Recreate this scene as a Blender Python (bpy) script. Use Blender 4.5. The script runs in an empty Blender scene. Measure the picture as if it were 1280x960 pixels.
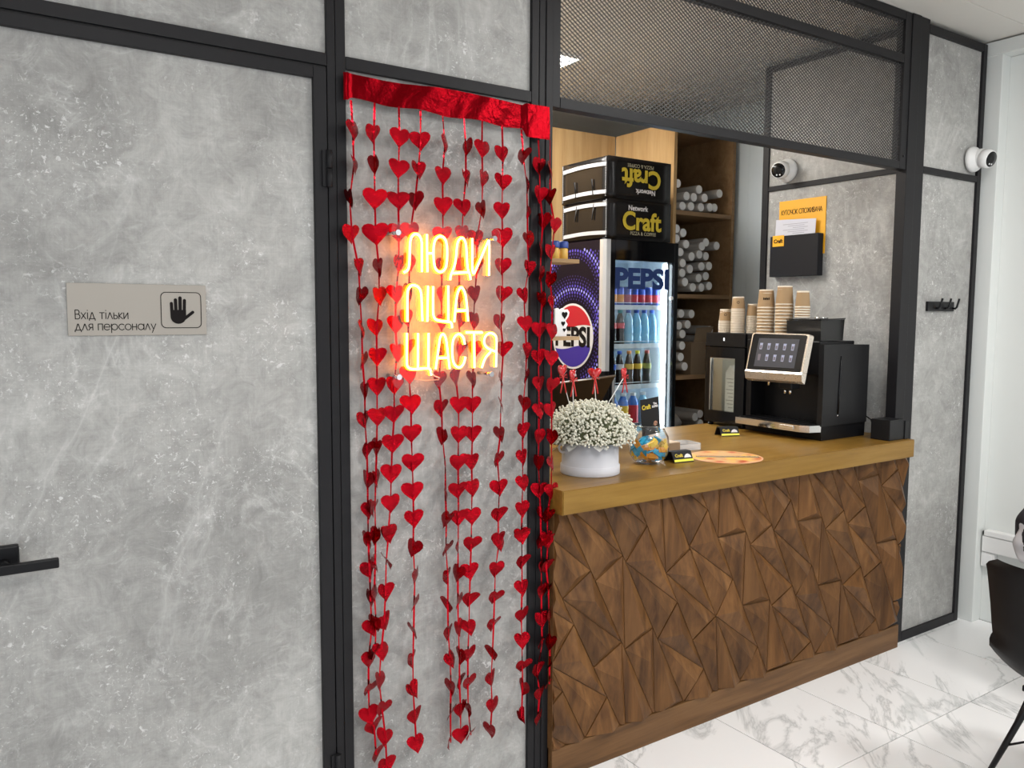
import bpy, bmesh, math, random
from mathutils import Vector, Matrix
random.seed(7)
SC = bpy.context.scene
COL = SC.collection

# ------------------------------------------------------------------ camera
cam_data = bpy.data.cameras.new('camera')
cam_data.sensor_width = 36.0
cam_data.lens = 1019.81 * 36.0 / 1280.0
cam_data.clip_start = 0.05
cam = bpy.data.objects.new('camera', cam_data)
COL.objects.link(cam)
_r = Vector((0.83149895, -0.55550802, 0.00451082))
_d = Vector((-0.04463877, -0.07490572, -0.996191))
_w = Vector((0.55372997, 0.82813041, -0.08708122))
M = Matrix.Identity(4)
for i in range(3):
    M[i][0] = _r[i]; M[i][1] = -_d[i]; M[i][2] = -_w[i]
M[0][3], M[1][3], M[2][3] = 0.0, -2.0939, 1.55
cam.matrix_world = M
SC.camera = cam

# ------------------------------------------------------------------ world, lights, exposure
world = bpy.data.worlds.new('daylight'); SC.world = world
world.use_nodes = True
_bg = world.node_tree.nodes['Background']
_bg.inputs[0].default_value = (0.90, 0.95, 1.0, 1)
_bg.inputs[1].default_value = 0.5

def area_light(name, loc, size, size_y, power, rot=(0, 0, 0), color=(1, 1, 1)):
    l = bpy.data.lights.new(name, 'AREA'); l.shape = 'RECTANGLE'
    l.size = size; l.size_y = size_y; l.energy = power; l.color = color
    o = bpy.data.objects.new(name, l); COL.objects.link(o)
    o.location = loc; o.rotation_euler = rot
    return o
# LED ceiling lamps of the seating area, then two added fill lamps
area_light('overhead_light', (0.6, -2.5, 2.83), 0.6, 0.6, 32, color=(1, 0.985, 0.96))
area_light('overhead_light', (2.9, -2.2, 2.83), 0.6, 0.6, 44, color=(1, 0.985, 0.96))
area_light('overhead_light', (2.7, -1.15, 2.83), 0.6, 0.6, 20, color=(1, 0.985, 0.96))  # unseen lamp added to light the floor and give the counter facets relief
area_light('kiosk_fill_light', (1.80, 1.35, 2.84), 0.5, 0.6, 26, color=(1, 0.97, 0.93))  # second kiosk lamp, added out of sight to brighten cladding and side partition
# the shop front's glazing behind the photographer
area_light('shopfront_daylight', (1.6, -4.6, 1.45), 4.6, 2.3, 20, rot=(math.pi / 2, 0, 0), color=(0.92, 0.96, 1.0))
area_light('side_window_daylight', (-1.95, -2.9, 1.5), 2.2, 2.3, 38, rot=(math.pi / 2, 0, -math.pi / 2), color=(0.93, 0.97, 1.0))
SC.view_settings.view_transform = 'Standard'
SC.view_settings.look = 'None'
SC.view_settings.gamma = 1.0
SC.view_settings.use_curve_mapping = False
SC.view_settings.exposure = 0.0

# ------------------------------------------------------------------ materials
def new_mat(name):
    m = bpy.data.materials.new(name); m.use_nodes = True
    nt = m.node_tree
    return m, nt, nt.nodes['Principled BSDF']

def plain(name, col, rough=0.5, metal=0.0, emit=None, estr=0.0, bump=0.0, bscale=200, coat=0.0, spec=0.5):
    m, nt, b = new_mat(name)
    b.inputs['Base Color'].default_value = (*col, 1)
    b.inputs['Roughness'].default_value = rough
    b.inputs['Metallic'].default_value = metal
    b.inputs['Coat Weight'].default_value = coat
    b.inputs['Specular IOR Level'].default_value = spec
    if emit:
        b.inputs['Emission Color'].default_value = (*emit, 1)
        b.inputs['Emission Strength'].default_value = estr
    # fine procedural relief / tone so no surface is perfectly flat
    tc = nt.nodes.new('ShaderNodeTexCoord'); nz = nt.nodes.new('ShaderNodeTexNoise')
    nz.inputs['Scale'].default_value = bscale; nz.inputs['Detail'].default_value = 3
    nt.links.new(tc.outputs['Object'], nz.inputs['Vector'])
    if bump > 0:
        bp = nt.nodes.new('ShaderNodeBump'); bp.inputs['Strength'].default_value = bump
        bp.inputs['Distance'].default_value = 0.002
        nt.links.new(nz.outputs['Fac'], bp.inputs['Height'])
        nt.links.new(bp.outputs['Normal'], b.inputs['Normal'])
    else:
        mr = nt.nodes.new('ShaderNodeMapRange')
        mr.inputs['To Min'].default_value = max(0.0, rough - 0.03)
        mr.inputs['To Max'].default_value = min(1.0, rough + 0.03)
        nt.links.new(nz.outputs['Fac'], mr.inputs['Value'])
        nt.links.new(mr.outputs['Result'], b.inputs['Roughness'])
    return m

def ramp(nt, stops):
    r = nt.nodes.new('ShaderNodeValToRGB')
    el = r.color_ramp.elements
    while len(el) > 1: el.remove(el[-1])
    el[0].position = stops[0][0]; el[0].color = (*stops[0][1], 1)
    for p, c in stops[1:]:
        e = el.new(p); e.color = (*c, 1)
    return r

def noise(nt, vec, scale, detail=4, rough=0.5, dist=0.0):
    n = nt.nodes.new('ShaderNodeTexNoise')
    n.inputs['Scale'].default_value = scale; n.inputs['Detail'].default_value = detail
    n.inputs['Roughness'].default_value = rough; n.inputs['Distortion'].default_value = dist
    nt.links.new(vec, n.inputs['Vector'])
    return n

def mathn(nt, op, a, b=None, clamp=False):
    n = nt.nodes.new('ShaderNodeMath'); n.operation = op; n.use_clamp = clamp
    for i, v in enumerate((a, b)):
        if v is None: continue
        if isinstance(v, (int, float)): n.inputs[i].default_value = v
        else: nt.links.new(v, n.inputs[i])
    return n.outputs[0]

def mixc(nt, fac, a, b, mode='MIX'):
    n = nt.nodes.new('ShaderNodeMix'); n.data_type = 'RGBA'; n.blend_type = mode
    if isinstance(fac, (int, float)): n.inputs[0].default_value = fac
    else: nt.links.new(fac, n.inputs[0])
    for i, v in ((6, a), (7, b)):
        if isinstance(v, tuple): n.inputs[i].default_value = (*v, 1)
        else: nt.links.new(v, n.inputs[i])
    return n.outputs[2]

def objvec(nt, scale=(1, 1, 1), rot=(0, 0, 0), rand=0.0, rand_rot=0.0):
    tc = nt.nodes.new('ShaderNodeTexCoord'); mp = nt.nodes.new('ShaderNodeMapping')
    mp.inputs['Scale'].default_value = scale; mp.inputs['Rotation'].default_value = rot
    nt.links.new(tc.outputs['Object'], mp.inputs['Vector'])
    out = mp.outputs['Vector']
    if rand or rand_rot:
        oi = nt.nodes.new('ShaderNodeObjectInfo')
        if rand:
            cb = nt.nodes.new('ShaderNodeCombineXYZ')
            v = mathn(nt, 'MULTIPLY', oi.outputs['Random'], rand)
            for i in range(3): nt.links.new(v, cb.inputs[i])
            nt.links.new(cb.outputs[0], mp.inputs['Location'])
    return out

def concrete(name):
    m, nt, b = new_mat(name)
    v = objvec(nt, rand=37.0)
    big = noise(nt, v, 1.5, 9, 0.66, 0.7)
    base = ramp(nt, [(0.30, (0.250, 0.246, 0.236)), (0.48, (0.335, 0.331, 0.318)), (0.60, (0.400, 0.396, 0.380)), (0.75, (0.460, 0.456, 0.438))])
    nt.links.new(big.outputs['Fac'], base.inputs['Fac'])
    mid = noise(nt, v, 15, 12, 0.80, 0.8)
    r2 = ramp(nt, [(0.36, (0.76, 0.76, 0.76)), (0.50, (0.99, 0.99, 0.99)), (0.64, (1.22, 1.22, 1.22))])
    nt.links.new(mid.outputs['Fac'], r2.inputs['Fac'])
    c = mixc(nt, 0.8, base.outputs['Color'], r2.outputs['Color'], 'MULTIPLY')
    # pale trowel ridges: long upright ones and shorter wandering ones, broken up by patches
    for sc, k, wid, amt, z in ((1.5, 5, 0.012, 0.34, 0.42), (3.4, 6, 0.020, 0.34, 0.8), (8.0, 5, 0.022, 0.26, 1.0)):
        vv = objvec(nt, scale=(1.0, 1.0, z), rand=37.0 + sc)
        st = noise(nt, vv, sc, k, 0.58, 1.0)
        d = mathn(nt, 'ABSOLUTE', mathn(nt, 'SUBTRACT', st.outputs['Fac'], 0.5))
        line = ramp(nt, [(0.0, (1, 1, 1)), (wid * 0.35, (0.45, 0.45, 0.45)), (wid * 1.6, (0, 0, 0))])
        nt.links.new(d, line.inputs['Fac'])
        brk = noise(nt, vv, sc * 1.6, 4)
        bk = ramp(nt, [(0.46, (0, 0, 0)), (0.62, (1, 1, 1))]); nt.links.new(brk.outputs['Fac'], bk.inputs['Fac'])
        f = mathn(nt, 'MULTIPLY', mathn(nt, 'MULTIPLY', line.outputs['Color'], bk.outputs['Color']), amt)
        c = mixc(nt, f, c, (0.66, 0.655, 0.64))
    # small white lime flecks gathered in patches
    for sc, thr in ((58, 0.605), (120, 0.615)):
        sp = noise(nt, v, sc, 3, 0.7, 0.9)
        sr = ramp(nt, [(thr, (0, 0, 0)), (thr + 0.05, (1, 1, 1))]); nt.links.new(sp.outputs['Fac'], sr.inputs['Fac'])
        pt = noise(nt, v, 4.5, 6, 0.65)
        pr = ramp(nt, [(0.46, (0, 0, 0)), (0.60, (1, 1, 1))]); nt.links.new(pt.outputs['Fac'], pr.inputs['Fac'])
        f2 = mathn(nt, 'MULTIPLY', mathn(nt, 'MULTIPLY', sr.outputs['Color'], pr.outputs['Color']), 0.75)
        c = mixc(nt, f2, c, (0.70, 0.70, 0.69))
    # fine cross-hatched brush grain
    v4 = objvec(nt, scale=(5, 5, 90), rand=11.0); g1 = noise(nt, v4, 3, 3)
    v5 = objvec(nt, scale=(90, 90, 5), rand=11.0); g2 = noise(nt, v5, 3, 3)
    g = mathn(nt, 'ADD', g1.outputs['Fac'], g2.outputs['Fac'])
    gr = ramp(nt, [(0.35, (0.945, 0.945, 0.945)), (0.65, (1.05, 1.05, 1.05))])
    nt.links.new(mathn(nt, 'MULTIPLY', g, 0.5), gr.inputs['Fac'])
    c4 = mixc(nt, 1.0, c, gr.outputs['Color'], 'MULTIPLY')
    nt.links.new(c4, b.inputs['Base Color'])
    b.inputs['Roughness'].default_value = 0.55
    b.inputs['Specular IOR Level'].default_value = 0.35
    bp = nt.nodes.new('ShaderNodeBump'); bp.inputs['Strength'].default_value = 0.12; bp.inputs['Distance'].default_value = 0.002
    nt.links.new(mid.outputs['Fac'], bp.inputs['Height']); nt.links.new(bp.outputs['Normal'], b.inputs['Normal'])
    return m

def wood(name, dark, mid, light, axis='x', rough=0.45, ring=9.0, grain=60.0, rand=23.0, vary=0.0, bump=0.15, rot=(0, 0, 0), coat=0.0):
    m, nt, b = new_mat(name)
    s = {'x': (0.12, 1, 1), 'y': (1, 0.12, 1), 'z': (1, 1, 0.12)}[axis]
    s2 = {'x': (0.05, 1, 1), 'y': (1, 0.05, 1), 'z': (1, 1, 0.05)}[axis]
    v = objvec(nt, scale=s, rot=rot, rand=rand); v2 = objvec(nt, scale=s2, rot=rot, rand=rand)
    n1 = noise(nt, v, ring, 4, 0.5, 1.2)
    n2 = noise(nt, v2, grain, 5, 0.65, 0.2)
    f = mathn(nt, 'ADD', mathn(nt, 'MULTIPLY', n1.outputs['Fac'], 0.6), mathn(nt, 'MULTIPLY', n2.outputs['Fac'], 0.4))
    r = ramp(nt, [(0.34, dark), (0.5, mid), (0.66, light)])
    nt.links.new(f, r.inputs['Fac'])
    c = r.outputs['Color']
    if vary:
        oi = nt.nodes.new('ShaderNodeObjectInfo')
        mr = nt.nodes.new('ShaderNodeMapRange'); mr.inputs['To Min'].default_value = 1 - vary; mr.inputs['To Max'].default_value = 1 + vary
        nt.links.new(oi.outputs['Random'], mr.inputs['Value'])
        cb = nt.nodes.new('ShaderNodeCombineXYZ')
        for i in range(3): nt.links.new(mr.outputs['Result'], cb.inputs[i])
        c = mixc(nt, 1.0, c, cb.outputs[0], 'MULTIPLY')
    nt.links.new(c, b.inputs['Base Color'])
    b.inputs['Roughness'].default_value = rough
    b.inputs['Coat Weight'].default_value = coat
    b.inputs['Coat Roughness'].default_value = 0.25
    b.inputs['Specular IOR Level'].default_value = 0.28
    bp = nt.nodes.new('ShaderNodeBump'); bp.inputs['Strength'].default_value = bump; bp.inputs['Distance'].default_value = 0.002
    nt.links.new(n2.outputs['Fac'], bp.inputs['Height']); nt.links.new(bp.outputs['Normal'], b.inputs['Normal'])
    return m

def marble(name):
    m, nt, b = new_mat(name)
    v0 = objvec(nt, rot=(0, 0, -0.80), rand=53.0)
    mp = nt.nodes.new('ShaderNodeMapping'); mp.inputs['Scale'].default_value = (0.55, 1.9, 1.0); nt.links.new(v0, mp.inputs['Vector'])
    v = mp.outputs['Vector']
    w = noise(nt, v, 1.7, 7, 0.6, 0.7)
    d = mathn(nt, 'ABSOLUTE', mathn(nt, 'SUBTRACT', w.outputs['Fac'], 0.5))
    r = ramp(nt, [(0.0, (0.60, 0.61, 0.61)), (0.006, (0.74, 0.745, 0.745)), (0.028, (0.93, 0.93, 0.93))])
    nt.links.new(d, r.inputs['Fac'])
    p = noise(nt, v, 1.9, 6, 0.62, 0.6)
    pr = ramp(nt, [(0.60, (0, 0, 0)), (0.635, (1, 1, 1))]); nt.links.new(p.outputs['Fac'], pr.inputs['Fac'])
    q = noise(nt, v, 6, 5, 0.6, 0.5)
    qr = ramp(nt, [(0.36, (0, 0, 0)), (0.56, (1, 1, 1))]); nt.links.new(q.outputs['Fac'], qr.inputs['Fac'])
    f = mathn(nt, 'MULTIPLY', mathn(nt, 'MULTIPLY', pr.outputs['Color'], qr.outputs['Color']), 0.6)
    c = mixc(nt, f, r.outputs['Color'], (0.63, 0.65, 0.645))
    nt.links.new(c, b.inputs['Base Color'])
    b.inputs['Roughness'].default_value = 0.22
    return m

def foil(name, col, rough=0.16, bump=0.55):
    m, nt, b = new_mat(name)
    b.inputs['Base Color'].default_value = (*col, 1); b.inputs['Metallic'].default_value = 1.0
    b.inputs['Roughness'].default_value = rough
    v = objvec(nt, rand=91.0)
    n = noise(nt, v, 55, 2, 0.5, 0.8); n2 = noise(nt, v, 14, 2, 0.5, 1.5)
    h = mathn(nt, 'ADD', mathn(nt, 'MULTIPLY', n.outputs['Fac'], 0.35), n2.outputs['Fac'])
    bp = nt.nodes.new('ShaderNodeBump'); bp.inputs['Strength'].default_value = bump; bp.inputs['Distance'].default_value = 0.006
    nt.links.new(h, bp.inputs['Height']); nt.links.new(bp.outputs['Normal'], b.inputs['Normal'])
    return m

def thin_glass(name, tint=(1, 1, 1), refl=0.08, rough=0.02):
    m, nt, b = new_mat(name)
    nt.nodes.remove(b)
    t = nt.nodes.new('ShaderNodeBsdfTransparent'); t.inputs[0].default_value = (*tint, 1)
    g = nt.nodes.new('ShaderNodeBsdfGlossy'); g.inputs['Roughness'].default_value = rough
    fr = nt.nodes.new('ShaderNodeFresnel'); fr.inputs['IOR'].default_value = 1.45
    f = mathn(nt, 'MULTIPLY', fr.outputs[0], refl / 0.035)
    f = mathn(nt, 'MINIMUM', f, 0.6)
    mx = nt.nodes.new('ShaderNodeMixShader')
    nt.links.new(f, mx.inputs[0]); nt.links.new(t.outputs[0], mx.inputs[1]); nt.links.new(g.outputs[0], mx.inputs[2])
    nt.links.new(mx.outputs[0], nt.nodes['Material Output'].inputs[0])
    return m

def clear_plastic(name, col, alpha, rough=0.2):
    m, nt, b = new_mat(name)
    b.inputs['Base Color'].default_value = (*col, 1); b.inputs['Roughness'].default_value = rough
    b.inputs['Alpha'].default_value = alpha
    v = objvec(nt); n = noise(nt, v, 60, 2)
    bp = nt.nodes.new('ShaderNodeBump'); bp.inputs['Strength'].default_value = 0.3; bp.inputs['Distance'].default_value = 0.004
    nt.links.new(n.outputs['Fac'], bp.inputs['Height']); nt.links.new(bp.outputs['Normal'], b.inputs['Normal'])
    return m

def emitter(name, col, strength, base=(0.03, 0.03, 0.03)):
    m, nt, b = new_mat(name)
    b.inputs['Base Color'].default_value = (*base, 1)
    b.inputs['Emission Color'].default_value = (*col, 1); b.inputs['Emission Strength'].default_value = strength
    return m

CONCRETE = concrete('concrete_laminate')
FRAME = plain('charcoal_steel', (0.0135, 0.013, 0.0145), 0.45, bump=0.06, bscale=500, spec=0.2)
BLACKGAP = plain('black_gap', (0.006, 0.006, 0.006), 0.7)
MESHSTEEL = plain('mesh_steel', (0.045, 0.045, 0.047), 0.45)
MARBLE = marble('white_marble_tile')
GROUT = plain('grey_grout', (0.16, 0.16, 0.16), 0.9)
CEILING = plain('white_ceiling_panel', (0.72, 0.695, 0.65), 0.45, bump=0.05, bscale=60)
WHITEWALL = plain('white_wall_panel', (0.72, 0.74, 0.72), 0.5)
PVC = plain('grey_white_cladding', (0.72, 0.79, 0.82), 0.4)
GREYWALL = plain('grey_wall', (0.62, 0.60, 0.56), 0.8)
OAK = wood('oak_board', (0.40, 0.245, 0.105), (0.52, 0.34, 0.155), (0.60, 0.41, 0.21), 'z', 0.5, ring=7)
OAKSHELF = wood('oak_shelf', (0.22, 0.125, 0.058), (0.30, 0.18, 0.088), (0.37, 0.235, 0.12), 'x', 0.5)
TOPWOOD = wood('honey_oak_worktop', (0.155, 0.078, 0.012), (0.225, 0.120, 0.020), (0.290, 0.165, 0.035), 'x', 0.36, ring=8, grain=50, coat=0.08)
PANELWOOD = wood('walnut_stained_oak', (0.058, 0.023, 0.006), (0.125, 0.054, 0.0155), (0.200, 0.092, 0.029), 'z', 0.42, ring=12, grain=55, vary=0.17, rot=(0, 0.5, 0), coat=0.0)
KICKWOOD = wood('stained_oak_plinth', (0.085, 0.039, 0.013), (0.145, 0.070, 0.025), (0.20, 0.102, 0.040), 'x', 0.45)
RED = foil('red_metallic_foil', (0.40, 0.004, 0.012), 0.17)
REDBAND = foil('red_foil_band', (0.14, 0.001, 0.0035), 0.30, 0.35)
WHITE = plain('white_plastic', (0.80, 0.80, 0.79), 0.35)
WHITEMATTE = plain('white_card', (0.80, 0.80, 0.80), 0.6)
BLACK = plain('black_plastic', (0.007, 0.007, 0.008), 0.35, spec=0.22)
BLACKGLOSS = plain('black_gloss', (0.005, 0.005, 0.006), 0.08, spec=0.3)
BLACKMATTE = plain('black_matte', (0.010, 0.010, 0.011), 0.55, bump=0.1, spec=0.25)
CHROME = plain('chrome', (0.82, 0.82, 0.82), 0.12, 1.0)
SILVER = plain('brushed_silver', (0.62, 0.58, 0.52), 0.3, 0.9, bump=0.05, bscale=300)
STEEL = plain('steel', (0.55, 0.55, 0.55), 0.3, 1.0)
INK = plain('black_ink', (0.010, 0.008, 0.008), 0.6, spec=0.1)
GLASS = thin_glass('clear_glass')
ACRYLIC = thin_glass('clear_acrylic', (0.985, 0.975, 0.965), 0.03)

# ------------------------------------------------------------------ mesh building
ORIGIN = {}
class MB:
    """collects shapes; build() links them as one mesh object"""
    def __init__(s): s.bm = bmesh.new(); s.mi = 0
    def _done(s, faces):
        for f in faces: f.material_index = s.mi
    def box(s, x0, x1, y0, y1, z0, z1, bev=0.0, mat=None):
        if mat is not None: s.mi = mat
        n0 = len(s.bm.faces)
        vs = [s.bm.verts.new((x, y, z)) for x in (x0, x1) for y in (y0, y1) for z in (z0, z1)]
        F = [(0, 1, 3, 2), (4, 6, 7, 5), (0, 4, 5, 1), (2, 3, 7, 6), (0, 2, 6, 4), (1, 5, 7, 3)]
        fs = [s.bm.faces.new([vs[i] for i in f]) for f in F]
        s._done(fs)
        if bev > 0:
            es = list({e for f in fs for e in f.edges})
            r = bmesh.ops.bevel(s.bm, geom=es, offset=bev, segments=2, affect='EDGES', profile=0.5)
            s._done(r['faces'])
        return s
    def prism(s, poly, a, b, axis='y', mat=None):
        """poly of 2-D points extruded from a to b along axis"""
        if mat is not None: s.mi = mat
        def P(u, v, t): return {'y': (u, t, v), 'x': (t, u, v), 'z': (u, v, t)}[axis]
        A = [s.bm.verts.new(P(u, v, a)) for u, v in poly]; B = [s.bm.verts.new(P(u, v, b)) for u, v in poly]
        n = len(poly)
        fs = [s.bm.faces.new(A), s.bm.faces.new(B[::-1])]
        for i in range(n): fs.append(s.bm.faces.new((A[i], B[i], B[(i + 1) % n], A[(i + 1) % n])))
        s._done(fs); return s
    def ring(s, c, u, v, r, n):
        return [s.bm.verts.new(c + u * (r * math.cos(2 * math.pi * i / n)) + v * (r * math.sin(2 * math.pi * i / n))) for i in range(n)]
    def tube(s, pts, r, n=8, closed=False, mat=None, caps=True):
        if mat is not None: s.mi = mat
        pts = [Vector(p) for p in pts]; m = len(pts); rings = []
        rr = r if isinstance(r, (list, tuple)) else [r] * m
        up = None
        for i, p in enumerate(pts):
            a = pts[(i - 1) % m] if (closed or i > 0) else p
            b = pts[(i + 1) % m] if (closed or i < m - 1) else p
            t = (b - a).normalized()
            if up is None:
                up = Vector((0, 0, 1)) if abs(t.z) < 0.9 else Vector((1, 0, 0))
            u = t.cross(up)
            if u.length < 1e-5: u = t.orthogonal()
            u.normalize(); v = u.cross(t).normalized(); up = v
            rings.append(s.ring(p, u, v, rr[i], n))
        fs = []
        k = m if closed else m - 1
        for i in range(k):
            A = rings[i]; B = rings[(i + 1) % m]
            for j in range(n): fs.append(s.bm.faces.new((A[j], A[(j + 1) % n], B[(j + 1) % n], B[j])))
        if caps and not closed:
            fs.append(s.bm.faces.new(rings[0][::-1])); fs.append(s.bm.faces.new(rings[-1]))
        s._done(fs)
        for f in fs: f.smooth = True
        return s
    def lathe(s, prof, c=(0, 0, 0), n=20, axis=(0, 0, 1), mat=None, smooth=True, cap=True):
        """prof: list of (radius, height)"""
        if mat is not None: s.mi = mat
        c = Vector(c); w = Vector(axis).normalized(); u = w.orthogonal().normalized(); v = w.cross(u)
        rings = [s.ring(c + w * h, u, v, max(r, 1e-4), n) for r, h in prof]
        fs = []
        for A, B in zip(rings, rings[1:]):
            for j in range(n): fs.append(s.bm.faces.new((A[j], A[(j + 1) % n], B[(j + 1) % n], B[j])))
        if smooth:
            for f in fs: f.smooth = True
        if cap:
            fs.append(s.bm.faces.new(rings[0][::-1])); fs.append(s.bm.faces.new(rings[-1]))
        s._done(fs); return s
    def ball(s, c, r, sub=2, scale=(1, 1, 1), mat=None):
        if mat is not None: s.mi = mat
        g = bmesh.ops.create_icosphere(s.bm, subdivisions=sub, radius=r)
        for vv in g['verts']:
            vv.co = Vector((vv.co.x * scale[0], vv.co.y * scale[1], vv.co.z * scale[2])) + Vector(c)
        fs = {f for vv in g['verts'] for f in vv.link_faces}
        for f in fs: f.smooth = True; f.material_index = s.mi
        return s
    def quad(s, a, b, c, d, mat=None):
        if mat is not None: s.mi = mat
        f = s.bm.faces.new([s.bm.verts.new(p) for p in (a, b, c, d)]); f.material_index = s.mi; return s
    def xform(s, M):
        bmesh.ops.transform(s.bm, matrix=M, verts=s.bm.verts); return s
    def build(s, name, mat, parent=None, fixn=True):
        if fixn: bmesh.ops.recalc_face_normals(s.bm, faces=s.bm.faces)
        org = ORIGIN.get(parent.name, Vector((0, 0, 0))) if parent else None
        if parent is None:
            xs = [v.co for v in s.bm.verts]
            lo = [min(c[i] for c in xs) for i in range(3)]; hi = [max(c[i] for c in xs) for i in range(3)]
            org = Vector(((lo[0] + hi[0]) / 2, (lo[1] + hi[1]) / 2, lo[2]))
        bmesh.ops.translate(s.bm, vec=-org, verts=s.bm.verts)
        me = bpy.data.meshes.new(name); s.bm.to_mesh(me); s.bm.free()
        for m in (mat if isinstance(mat, (list, tuple)) else [mat]): me.materials.append(m)
        o = bpy.data.objects.new(name, me); COL.objects.link(o)
        if parent:
            o.parent = parent; ORIGIN[o.name] = org
        else:
            o.location = org; ORIGIN[o.name] = org
        return o

def tag(o, label=None, cat=None, group=None, kind=None):
    if label: o['label'] = label
    if cat: o['category'] = cat
    if group: o['group'] = group
    if kind: o['kind'] = kind
    return o

def thing(name, label, cat, loc=(0, 0, 0), group=None):
    o = bpy.data.objects.new(name, None); COL.objects.link(o); o.empty_display_size = 0.05
    o.location = loc; ORIGIN[o.name] = Vector(loc)
    return tag(o, label, cat, group)

def struct(name):
    o = bpy.data.objects.new(name, None); COL.objects.link(o); o.empty_display_size = 0.05
    ORIGIN[o.name] = Vector((0, 0, 0)); o['kind'] = 'structure'
    return o

def dup(root, label=None, loc=None, rot=None, group=None):
    r = root.copy(); COL.objects.link(r)
    for ch in list(root.children):
        c = ch.copy(); COL.objects.link(c); c.parent = r
        for g in list(ch.children):
            d = g.copy(); COL.objects.link(d); d.parent = c
    if loc is not None: r.location = loc
    if rot is not None: r.rotation_euler = rot
    if label: r['label'] = label
    if group: r['group'] = group
    return r

def lettering(name, body, size, mat, parent, M, bold=0.0, sx=1.0, align='CENTER', depth=0.0004, spacing=1.0, width=None):
    """flat printed words; M maps the text's own x (right) / y (up) / z (out) to the scene"""
    c = bpy.data.curves.new(name, 'FONT'); c.body = body; c.size = size; c.align_x = align; c.align_y = 'CENTER'
    c.offset = bold; c.extrude = depth; c.resolution_u = 4; c.space_character = spacing
    t = bpy.data.objects.new(name, c); COL.objects.link(t)
    bpy.context.view_layer.update()
    dg = bpy.context.evaluated_depsgraph_get()
    me = bpy.data.meshes.new_from_object(t.evaluated_get(dg))
    bpy.data.objects.remove(t)
    b = MB(); b.bm.from_mesh(me); bpy.data.meshes.remove(me)
    if width:
        xs_ = [v.co.x for v in b.bm.verts]; sx = width / (max(xs_) - min(xs_))
    b.xform(M @ Matrix.Diagonal((sx, 1, 1, 1)))
    for f in b.bm.faces: f.material_index = 0
    return b.build(name, mat, parent, fixn=False)

def basis(o, x, y):
    """matrix with text-right x, text-up y at origin o"""
    x = Vector(x).normalized(); y = Vector(y).normalized(); z = x.cross(y)
    m = Matrix.Identity(4)
    for i in range(3): m[i][0] = x[i]; m[i][1] = y[i]; m[i][2] = z[i]; m[i][3] = o[i]
    return m
def facing_front(x, y, z): return basis((x, y, z), (1, 0, 0), (0, 0, 1))          # reads from -Y
def facing_left(x, y, z): return basis((x, y, z), (0, -1, 0), (0, 0, 1))          # reads from -X

def heart_outline(n=22):
    p = []
    for i in range(n):
        t = 2 * math.pi * i / n
        x = 16 * math.sin(t) ** 3; y = 13 * math.cos(t) - 4.2 * math.cos(2 * t) - 1.4 * math.cos(3 * t) - 0.4 * math.cos(4 * t)
        x += 1.3 * math.sin(t) + 0.5 * math.sin(2 * t)
        p.append((x / 34.0, (y + 2.6) / 31.0))
    return p

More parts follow.
